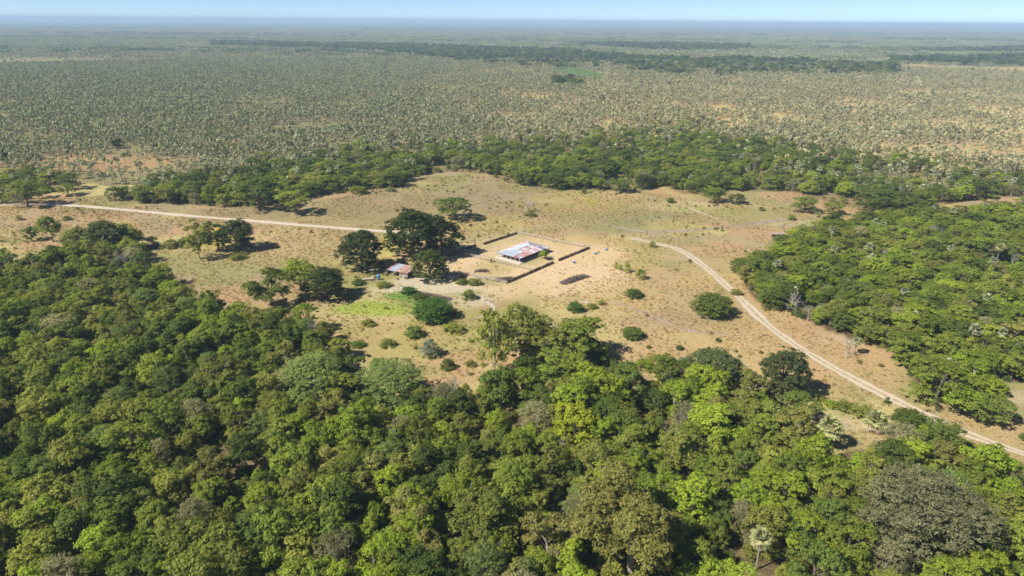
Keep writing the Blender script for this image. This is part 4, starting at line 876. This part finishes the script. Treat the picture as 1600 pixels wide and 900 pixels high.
def sheet_mesh(a, b, c, d, mat, waves=3, amp=.03):
    """corrugated sheet between eave edge a-b and ridge edge d-c"""
    a, b, c, d = (np.array(v, float) for v in (a, b, c, d)); mb = MB(); n = waves * 2; nor = np.cross(b - a, d - a); nor /= np.linalg.norm(nor)
    for i in range(n):
        t0, t1 = i / n, (i + 1) / n; z0, z1 = (amp if i % 2 else -amp), (-amp if i % 2 else amp); mb.quad(a + (b - a) * t0 + nor * z0, a + (b - a) * t1 + nor * z1, d + (c - d) * t1 + nor * z1, d + (c - d) * t0 + nor * z0)
    return mb.mesh('roof_sheet', mat)
def frame(o, u, v):                             # local farm frame
    return lambda a, b, z: (o[0] + u[0] * a + v[0] * b, o[1] + u[1] * a + v[1] * b, z)
EZ = 2.15                                       # eave height
n_ = at(812, 404.5, EZ)[:2]; l_ = at(774.3, 395.2, EZ)[:2]; r_ = at(859.5, 386.0, EZ)[:2]
u = (r_ - n_); LEN = np.linalg.norm(u); u = u / LEN; v = np.array([-u[1], u[0]]); WID = float(np.dot(l_ - n_, v)); RISE = 1.05
house = obj('farm_house', None, None, (n_[0], n_[1], 0), math.atan2(u[1], u[0])); tag(house, 'long low farm house under a large patched tin roof inside the fenced yard', 'house')
# local axes: x along the length, y across; near corner of the eaves at 0,0
def hp(name, mb, mat, parent=house): return obj(name, mb.mesh(name, mat), parent)
mb = MB(); mb.box((LEN / 2 - .2, WID / 2, .12), (LEN + .9, WID + .9, .24)); hp('platform', mb, CONC)
mb = MB(); IN = 2.4
mb.box((LEN / 2, IN, 1.15), (LEN - 2 * IN, .25, 1.8)); mb.box((LEN / 2, WID - IN, 1.15), (LEN - 2 * IN, .25, 1.8)); mb.box((IN, WID / 2, 1.15), (.25, WID - 2 * IN + .2, 1.8)); mb.box((LEN - IN, WID / 2, 1.15), (.25, WID - 2 * IN + .2, 1.8)); hp('wall', mb, REDBR)
for i in range(4):                              # doors and windows of the front wall and of the long wall
    y_ = IN + 1.3 + i * (WID - 2 * IN - 2.6) / 3; mb = MB(); mb.box((IN - .15, y_, 1.0 if i % 2 else 1.25), (.08, .95, 1.5 if i % 2 else .9)); d_ = hp('door' if i % 2 else 'window', mb, DARKW)
    mb = MB(); mb.box((IN - .17, y_, 1.77 if i % 2 else 1.73), (.1, 1.1, .07)); hp('lintel', mb, PALEW, d_)
for i in range(6):
    x_ = IN + 1.6 + i * (LEN - 2 * IN - 3.2) / 5; mb = MB(); mb.box((x_, IN - .16, 1.0 if i % 2 else 1.25), (.95, .08, 1.5 if i % 2 else .9)); d_ = hp('door' if i % 2 else 'window', mb, DARKW); mb = MB(); mb.box((x_, IN - .18, 1.77 if i % 2 else 1.73), (1.1, .1, .07)); hp('lintel', mb, PALEW, d_)
post = MB(); post.tube([(0, 0, .1), (0, 0, EZ - .05)], [.13, .11], 6); pm = post.mesh('post', WHITEW); pmd = post.mesh('post', BROWNW)
for i in range(6): obj('post', pm, house, (.35, .35 + i * (WID - .7) / 5, 0)); obj('post', pmd, house, (LEN - .35, .35 + i * (WID - .7) / 5, 0))
for i in range(1, 8): obj('post', pmd, house, (.35 + i * (LEN - .7) / 8, .35, 0)); obj('post', pmd, house, (.35 + i * (LEN - .7) / 8, WID - .35, 0))
mb = MB(); mb.box((.3, WID / 2, EZ - .13), (.14, WID - .5, .14)); mb.box((LEN - .3, WID / 2, EZ - .13), (.14, WID - .5, .14)); mb.box((LEN / 2, .3, EZ - .14), (LEN - .8, .13, .13)); mb.box((LEN / 2, WID - .3, EZ - .14), (LEN - .8, .13, .13)); hp('eave_beam', mb, DARKW)
mb = MB(); mb.box((LEN / 2, WID / 2, EZ - .02), (LEN - 1.0, WID - 1.0, .06)); hp('ceiling_boards', mb, DARKW)
roof = obj('roof', None, house); HIP = WID / 2
def ridge_z(y_): return EZ + RISE * (1 - abs(y_ - WID / 2) / (WID / 2))
def rust(k, nn, side):                          # which sheets are rusty, after the photo
    t = (k + .5) / nn
    if side == 'near':
        if .10 < t < .36: return 2 if (k % 5) != 4 else 1
        if .36 < t < .46: return (2, 1)[k % 2]
        if .52 < t < .70: return (1, 2, 1)[k % 3]
        if .76 < t < .86: return 3
        return (1, 0)[k % 3 == 0] if t > .7 else 0
    if side == 'front': return 2 if t < .27 and t > .10 else 0
    if side == 'far': return (0, 0, 0, 0, 0, 1)[k % 6] if t < .75 else (1, 4, 0)[k % 3]
    return (0, 1)[k % 2]
NS = 26
for k in range(NS):
    x0, x1 = k * LEN / NS, (k + 1) * LEN / NS
    def up(x_): return min(x_, LEN - x_, HIP) / HIP
    for side in ('near', 'far'):
        t0, t1 = up(x0 + .004), up(x1 - .004); mat = ZINC[rust(k, NS, side)]; dz = .012 * (k % 2)
        y = (lambda t: t * WID / 2) if side == 'near' else (lambda t: WID - t * WID / 2)
        lo = .52 if side == 'near' else .5
        # lower and upper sheet of each strip
        for (s0, s1, tier) in ((0, lo, 0), (lo, 1, 1)):
            a0, a1 = min(s0, t0), min(s0, t1); b0, b1 = min(s1, t0), min(s1, t1)
            if b0 - a0 < .01 and b1 - a1 < .01: continue
            mm = mat if tier == 0 else (ZINC[0] if side == 'far' else ZINC[(0, 1, 1, 0, 2, 0, 1, 2, 1, 2)[(k * 3 + 2) % 10]] if .3 < k / NS < .9 else ZINC[0])
            P4 = [(x0, y(a0), EZ + RISE * a0 + .05 + dz + .015 * tier), (x1, y(a1), EZ + RISE * a1 + .05 + dz + .015 * tier), (x1, y(b1), EZ + RISE * b1 + .05 + dz + .015 * tier), (x0, y(b0), EZ + RISE * b0 + .05 + dz + .015 * tier)]
            if side == 'far': P4 = [P4[1], P4[0], P4[3], P4[2]]
            obj('roof_sheet', sheet_mesh(*P4, mm), roof)
NF = 14
for k in range(NF):
    y0, y1 = k * WID / NF, (k + 1) * WID / NF
    for side in ('front', 'back'):
        t0, t1 = (min(q, WID - q) / (WID / 2) for q in (y0, y1)); xx = (lambda t: t * HIP) if side == 'front' else (lambda t: LEN - t * HIP)
        P4 = [(xx(0), y1, EZ + .05), (xx(0), y0, EZ + .05), (xx(t0), y0, EZ + RISE * t0 + .05), (xx(t1), y1, EZ + RISE * t1 + .05)]
        if side == 'back': P4 = [P4[1], P4[0], P4[3], P4[2]]
        obj('roof_sheet', sheet_mesh(*P4, ZINC[rust(k, NF, side)]), roof)
mb = MB(); mb.tube([(HIP, WID / 2, EZ + RISE + .08), (LEN - HIP, WID / 2, EZ + RISE + .08)], [.14, .14], 6); hp('ridge_cap', mb, ZINC[0], roof)
for cx_, cy_, hx in ((0, 0, HIP), (0, WID, HIP), (LEN, 0, LEN - HIP), (LEN, WID, LEN - HIP)):
    mb = MB(); mb.tube([(cx_, cy_, EZ + .08), (hx, WID / 2, EZ + RISE + .08)], [.11, .11], 6); hp('ridge_cap', mb, ZINC[0], roof)

# shed by the big tree
def shed_at(pn, pr, pl, ez, name, label, cols, rise, wallm, parts=True):
    a, b, c = at(*pn, ez)[:2], at(*pr, ez)[:2], at(*pl, ez)[:2]; U = b - a; Ln = np.linalg.norm(U); U /= Ln; V_ = np.array([-U[1], U[0]]); Wd = float(np.dot(c - a, V_)); e = obj(name, None, None, (a[0], a[1], 0), math.atan2(U[1], U[0])); tag(e, label, 'shed'); rf = obj('roof', None, e); n = len(cols)
    for k in range(n):
        x0, x1 = k * Ln / n, (k + 1) * Ln / n; obj('roof_sheet', sheet_mesh((x0, 0, ez + .012 * (k % 2)), (x1, 0, ez + .012 * (k % 2)), (x1, Wd, ez + rise + .012 * (k % 2)), (x0, Wd, ez + rise + .012 * (k % 2)), ZINC[cols[k]], 3, .03), rf)
    pt = MB(); pt.tube([(0, 0, -.1), (0, 0, ez - .05)], [.11, .1], 6); pm_ = pt.mesh('post', PALEW); pt2 = MB(); pt2.tube([(0, 0, -.1), (0, 0, ez + rise - .1)], [.11, .1], 6); pm2 = pt2.mesh('post', PALEW)
    for k in range(4): obj('post', pm_, e, (.3 + k * (Ln - .6) / 3, .25, 0)); obj('post', pm2, e, (.3 + k * (Ln - .6) / 3, Wd - .3, 0))
    w_ = MB(); w_.box((Ln / 2, Wd - .5, (ez + rise) / 2 - .1), (Ln - .6, .12, ez + rise - .3)); obj('wall', w_.mesh('wall', wallm), e)
    w_ = MB(); w_.box((Ln * .78, .7, ez / 2 - .1), (Ln * .40, .1, ez - .3)); obj('wall', w_.mesh('wall', PALEW), e)
    return e
shed_at((603, 421.5), (636, 427.5), (610, 412), 2.3, 'shed', 'small open shed with rust streaked tin roof beneath dark trees', [2, 0, 0, 0, 4, 4, 4, 2, 4], .7, BROWNW)
sh2 = at(1216, 373); e = obj('shelter', None, None, sh2, .1); tag(e, 'small dark lean-to shelter at the left edge of the right wood', 'shelter'); mb = MB(); mb.box((0, .6, 2.25), (5.2, 3.4, .14), 0, 0, ('X', -.10)); obj('roof', mb.mesh('roof', PALEW), e)
mb = MB(); mb.box((0, 1.9, .9), (4.6, .15, 1.8)); obj('wall', mb.mesh('wall', DARKW), e)
for dx in (-2.2, 0, 2.2): mb = MB(); mb.tube([(dx, -.9, -.1), (dx, -.9, 2.25)], [.11, .1], 6); obj('post', mb.mesh('post', BROWNW), e)

# ------------------------------------------------------------------ fences
def fence(p0, p1, kind, label, h=1.5):
    a, b = at(*p0), at(*p1); d = b - a; ln = float(np.linalg.norm(d)); e = obj('fence', None, None, a, math.atan2(d[1], d[0])); tag(e, label, 'fence', 'fences of the farm yard'); rr = random.Random(int(p0[0] * 3 + p1[0]))
    if kind == 'palisade':
        mb = MB(); s = 0
        while s < ln: w_ = rr.uniform(.13, .2); hh = h * rr.uniform(.68, 1.15); mb.box((s, rr.uniform(-.05, .05), hh / 2 - .05), (w_, .13, hh), 0, rr.choice((0, 0, 0, 1))); s += w_ * rr.choice((1.06, 1.06, 1.4, 1.9))
        s_ = obj('stakes', mb.mesh('stakes', [DARKW, BROWNW]), e); s_['kind'] = 'stuff'
        mb = MB(); mb.box((ln / 2, -.11, h * .66), (ln, .06, .1)); mb.box((ln / 2, -.11, h * .3), (ln, .06, .1)); obj('rail', mb.mesh('rail', BROWNW), e); step = 5.0; pm_ = BROWNW; hh = h + .25
    elif kind == 'rails':
        for z in (.45, .8, 1.15): mb = MB(); mb.box((ln / 2, 0, z * h / 1.3), (ln, .07, .13)); obj('rail', mb.mesh('rail', PALEW), e)
        step = 2.2; pm_ = PALEW; hh = h
    elif kind == 'board':
        for z in (.25, .62, .98): mb = MB(); mb.box((ln / 2, 0, z * h / 1.2), (ln, .06, .3)); obj('board', mb.mesh('board', PALEW), e)
        step = 2.4; pm_ = PALEW; hh = h
    else:
        for z in (.4, .75, 1.1, 1.4): mb = MB(); mb.tube([(0, 0, z), (ln, 0, z)], [.015, .015], 4); obj('wire', mb.mesh('wire', DEADWOOD), e)
        step = 1.6; pm_ = BROWNW; hh = h
    k = max(1, int(round(ln / step))); pst = MB(); pst.tube([(0, 0, -.2), (0, 0, hh)], [.1, .085], 6); pmesh = pst.mesh('post', pm_)
    for i in range(k + 1): po = obj('post', pmesh, e, (i * ln / k + (.004 if kind in ('rails', 'board') else 0), .06 + rr.uniform(0, .03), 0)); po.rotation_euler = (rr.uniform(-.05, .05), rr.uniform(-.05, .05), 0); po.scale = (1, 1, rr.uniform(.9, 1.12))
    return e
fence((793.5, 442.5), (865, 411.5), 'palisade', 'dark stake fence along the yard front, left of its gap', 1.2)
fence((873, 408), (921, 388.5), 'palisade', 'dark stake fence along the yard front, right of its gap', 1.2)
fence((755.5, 382.5), (808, 365.5), 'palisade', 'brown stake fence at the back of the yard behind the house', 1.2)
fence((686, 406), (744, 385), 'palisade', 'stake fence half hidden in tree shade left of the house', 1.4)
fence((810, 365), (918, 388), 'rails', 'thin weathered rail fence along the far side of the yard', 1.3)
fence((716, 397), (766, 408), 'rails', 'grey rail fence dividing the yard left of the little gate post', 1.4)
fence((769, 408.5), (834, 423.5), 'rails', 'grey rail fence dividing the yard just below the house', 1.4)
fence((732, 430), (759, 436.5), 'board', 'whitish board fence along the garden front', 1.3)
fence((760, 437), (791, 443), 'rails', 'grey rail fence closing the near garden corner', 1.3)
fence((712, 439), (731, 430.5), 'palisade', 'short dark stake fence at the garden corner near the dense tree', 1.2)
fence((575, 440), (614, 447), 'wire', 'wire and post fence in front of the shed', 1.3)
fence((690, 444), (708, 440), 'wire', 'short wire fence beneath the dense round tree', 1.3)

# ------------------------------------------------------------------ small things about the farm
BLUEP = solid_mat('blue_plastic', (.06, .22, .52), (.04, .15, .40), 2, .4); BLUEG = solid_mat('faded_blue', (.16, .30, .42), (.10, .20, .32), 2, .6); WHITEP = solid_mat('white_paint', (.70, .70, .70), (.55, .55, .55), 2, .5); STONE = solid_mat('pale_stone', (.52, .47, .42), (.36, .32, .28), 2, .9); BLACKR = solid_mat('black_rubber', (.03, .03, .03), (.02, .02, .02), 2, .7); EARTH = solid_mat('orange_earth', (.46, .20, .075), (.34, .13, .05), 1.5, .95, bump=.6); STRAWM = solid_mat('dry_brush', (.20, .145, .115), (.10, .07, .06), 3, 1.2)
def drum(px, py, label, s=1.0):
    e = obj('water_drum', None, None, at(px, py), px % 3); tag(e, label, 'drum'); mb = MB(); mb.tube([(0, 0, 0), (0, 0, .08), (0, 0, .45), (0, 0, .9), (0, 0, .98)], [.46 * s, .5 * s, .52 * s, .5 * s, .46 * s], 14); obj('body', mb.mesh('body', BLUEG, True), e)
    for z in (.3, .62): mb = MB(); mb.tube([(0, 0, z), (0, 0, z + .06)], [.55 * s, .55 * s], 14); obj('hoop', mb.mesh('hoop', BLUEP), e)
    mb = MB(); mb.tube([(0, 0, .985), (0, 0, 1.05)], [.42 * s, .36 * s], 14); obj('lid', mb.mesh('lid', WHITEP), e)
drum(896.5, 411, 'faded blue drum on bare ground in front of the fence gap'); drum(930, 397, 'blue drum with white lid, left of the two outside the yard corner'); drum(947, 391, 'blue drum furthest from the yard corner')
e = obj('bucket', None, None, at(935.5, 394.5)); tag(e, 'small black bucket beside the white lidded drum', 'bucket'); mb = MB(); mb.tube([(0, 0, 0), (0, 0, .45)], [.22, .3], 12); obj('body', mb.mesh('body', BLACKR), e); mb = MB(); mb.tube([(-.3, 0, .44), (-.2, 0, .66), (.2, 0, .66), (.3, 0, .44)], [.02] * 4, 5); obj('handle', mb.mesh('handle', BLACKR), e)
e = obj('water_tank', None, None, at(591.5, 437)); tag(e, 'upright bright blue water tank left of the shed', 'tank'); mb = MB(); mb.tube([(0, 0, .5), (0, 0, .55), (0, 0, 1.6), (0, 0, 1.9), (0, 0, 2.0)], [.62, .66, .66, .5, .25], 16); obj('body', mb.mesh('body', BLUEP, True), e)
for dx, dy in ((-.5, -.5), (.5, -.5), (.5, .5), (-.5, .5)): mb = MB(); mb.box((dx, dy, .25), (.12, .12, .55)); obj('leg', mb.mesh('leg', PALEW), e)
mb = MB(); mb.box((0, 0, .5), (1.35, 1.35, .06)); obj('stand', mb.mesh('stand', PALEW), e)
def slab(px, py, L_, W_, H_, rz, mat, name, cat, label):
    e = obj(name, None, None, at(px, py), rz); tag(e, label, cat); mb = MB(); mb.box((0, 0, H_ * .8), (L_, W_, H_ * .4)); obj('top', mb.mesh('top', mat), e)
    for s in (-1, 1): mb = MB(); mb.box((s * L_ * .36, 0, H_ * .29), (.2, W_ * .9, H_ * .62)); obj('support', mb.mesh('support', mat), e)
slab(573, 438, 5.2, 1.0, .7, .30, CONC, 'cattle_trough', 'trough', 'long pale concrete trough left of the blue tank')
slab(580, 425, 2.4, 1.2, .8, .1, PALEW, 'table', 'table', 'pale table in tree shade left of the shed')
slab(694, 422, 1.9, 1.3, .9, .4, BLUEG, 'table', 'table', 'light blue table showing right of the dense round tree'); slab(706, 436, 1.7, 1.0, .9, -.3, WHITEP, 'bench', 'bench', 'white bench in the shade right of the dense round tree')
def rock(px, py, r_, mat, name, cat, label, squash=.5, n=60):
    rg = np.random.default_rng(int(px * 13 + py)); import bmesh
    bm = bmesh.new(); bmesh.ops.create_icosphere(bm, subdivisions=2, radius=r_)
    for vv in bm.verts: k = 1 + .45 * (math.sin(vv.co.x * 3.1 / r_ + px) * math.cos(vv.co.y * 2.7 / r_ + py)) * .6 + rg.uniform(-.08, .08); vv.co = Vector((vv.co.x * k, vv.co.y * k * .8, max(vv.co.z * k * squash, -.1 * r_)))
    me = bpy.data.meshes.new(name); bm.to_mesh(me); bm.free(); me.materials.append(mat); return tag(obj(name, me, None, at(px, py)), label, cat)
for px, py, rr_, lb in ((613, 455, 1.0, 'large white stone on the green patch below the shed'), (628, 449.5, .7, 'white stone nearest to the shed on the green patch'), (634, 454.5, .75, 'flat white stone at the right of the green patch'), (916, 473, .8, 'pale stone beside the green bush on the grass'), (911, 471, .55, 'smaller pale stone beside the larger one on the grass'), (677, 472, .6, 'pale stone behind the lush bush')): rock(px, py, rr_, STONE, 'stone', 'stone', lb, .35)
rock(192.5, 441, 1.25, EARTH, 'termite_mound', 'mound', 'orange earth mound beside the tall bare grey tree', 1.15); rock(828, 457, .5, solid_mat('stump_brown', (.25, .15, .09)), 'tree_stump', 'stump', 'small brown stump on bare ground in front of the yard', .8)
def brush(px0, py0, px1, py1, wid, hgt, label, n=260, mat=STRAWM, name='brush_pile'):
    a, b = at(px0, py0), at(px1, py1); d = b - a; ln = float(np.linalg.norm(d)); e = obj(name, None, None, (a + b) / 2, math.atan2(d[1], d[0])); tag(e, label, 'brush pile'); rg = np.random.default_rng(int(px0)); mb = MB()
    for i in range(n):
        x_ = rg.uniform(-.5, .5) * ln; hh = hgt * (1 - (2 * x_ / ln) ** 2) * rg.uniform(.1, 1) + .1; y_ = rg.uniform(-.5, .5) * wid * (1 - .4 * hh / hgt); t = rg.uniform(0, 3.14); L_ = rg.uniform(.8, 2.0); dx, dy, dz = math.cos(t) * L_ / 2, math.sin(t) * L_ / 2, rg.uniform(-.25, .25); mb.tube([(x_ - dx, y_ - dy, max(.05, hh - dz)), (x_, y_, hh + .1), (x_ + dx, y_ + dy, max(.05, hh + dz))], [.07, .09, .05], 4, cap=False)
    s_ = obj('branches', mb.mesh('branches', mat), e); s_['kind'] = 'stuff'
brush(877, 444, 917, 431, 3.4, 1.1, 'long heap of dark cut brush on bare ground outside the yard', 420); brush(775, 438, 806, 436, 2.4, .8, 'low brown heap of branches inside the near garden corner', 200); brush(742, 424, 764, 424, 2.6, .6, 'scattered heap of dry sticks in the middle of the garden', 110); brush(655, 458, 705, 469, 2.6, .55, 'row of dry brush along the sandy strip near the lush bush', 180)
# stack of boards, half in the tree's shade
e = obj('board_pile', None, None, at(725, 394), .5); tag(e, 'pile of pale boards and sheets at the edge of the tree shade', 'board pile'); rg = np.random.default_rng(5)
for i in range(10): mb = MB(); mb.box((rg.uniform(-.6, .6), rg.uniform(-1.0, 1.0), .12 + .09 * i), (rg.uniform(2.2, 3.8), .34, .05), rg.uniform(-.5, .5)); obj('board', mb.mesh('board', (WHITEP, PALEW, CONC)[i % 3]), e)
e = obj('gate_post', None, None, at(767.5, 410)); tag(e, 'dark square gate post between the two grey rail fences', 'post'); mb = MB(); mb.box((0, 0, .8), (.7, .7, 1.7)); obj('shaft', mb.mesh('shaft', DARKW), e); mb = MB(); mb.box((0, 0, 1.69), (.85, .85, .1)); obj('cap', mb.mesh('cap', PALEW), e)
for i, (px, py, hh, lb) in enumerate(((779, 394, 2.6, 'thin pole left behind the house'), (743, 384, 4.2, 'tall thin pole at the fence by the big trees'))):
    e = obj('pole', None, None, at(px, py)); tag(e, lb, 'pole'); mb = MB(); mb.tube([(0, 0, -.2), (.03, 0, hh)], [.09, .06], 6); obj('shaft', mb.mesh('shaft', BROWNW), e); mb = MB(); mb.box((.03, 0, hh * .96), (.5, .06, .06)); obj('crossarm', mb.mesh('crossarm', BROWNW), e)

# ------------------------------------------------------------------ air between here and the horizon
HZ = MB(); HZ.box((0, 21500, (CAM_H + 25 - 1) / 2), (90000, 49000, CAM_H + 25 + 1)); hm, ht, hn, ho = newmat('haze_air'); pv = hn.new('ShaderNodeVolumePrincipled'); pv.inputs['Color'].default_value = (.58, .79, 1.0, 1); pv.inputs['Density'].default_value = 0.00014; pv.inputs['Anisotropy'].default_value = 0.0
ht.links.new(pv.outputs[0], ho.inputs['Volume']); tag(obj('haze', HZ.mesh('haze', hm)), 'thin blue haze lying over the whole plain', 'haze', kind='stuff')
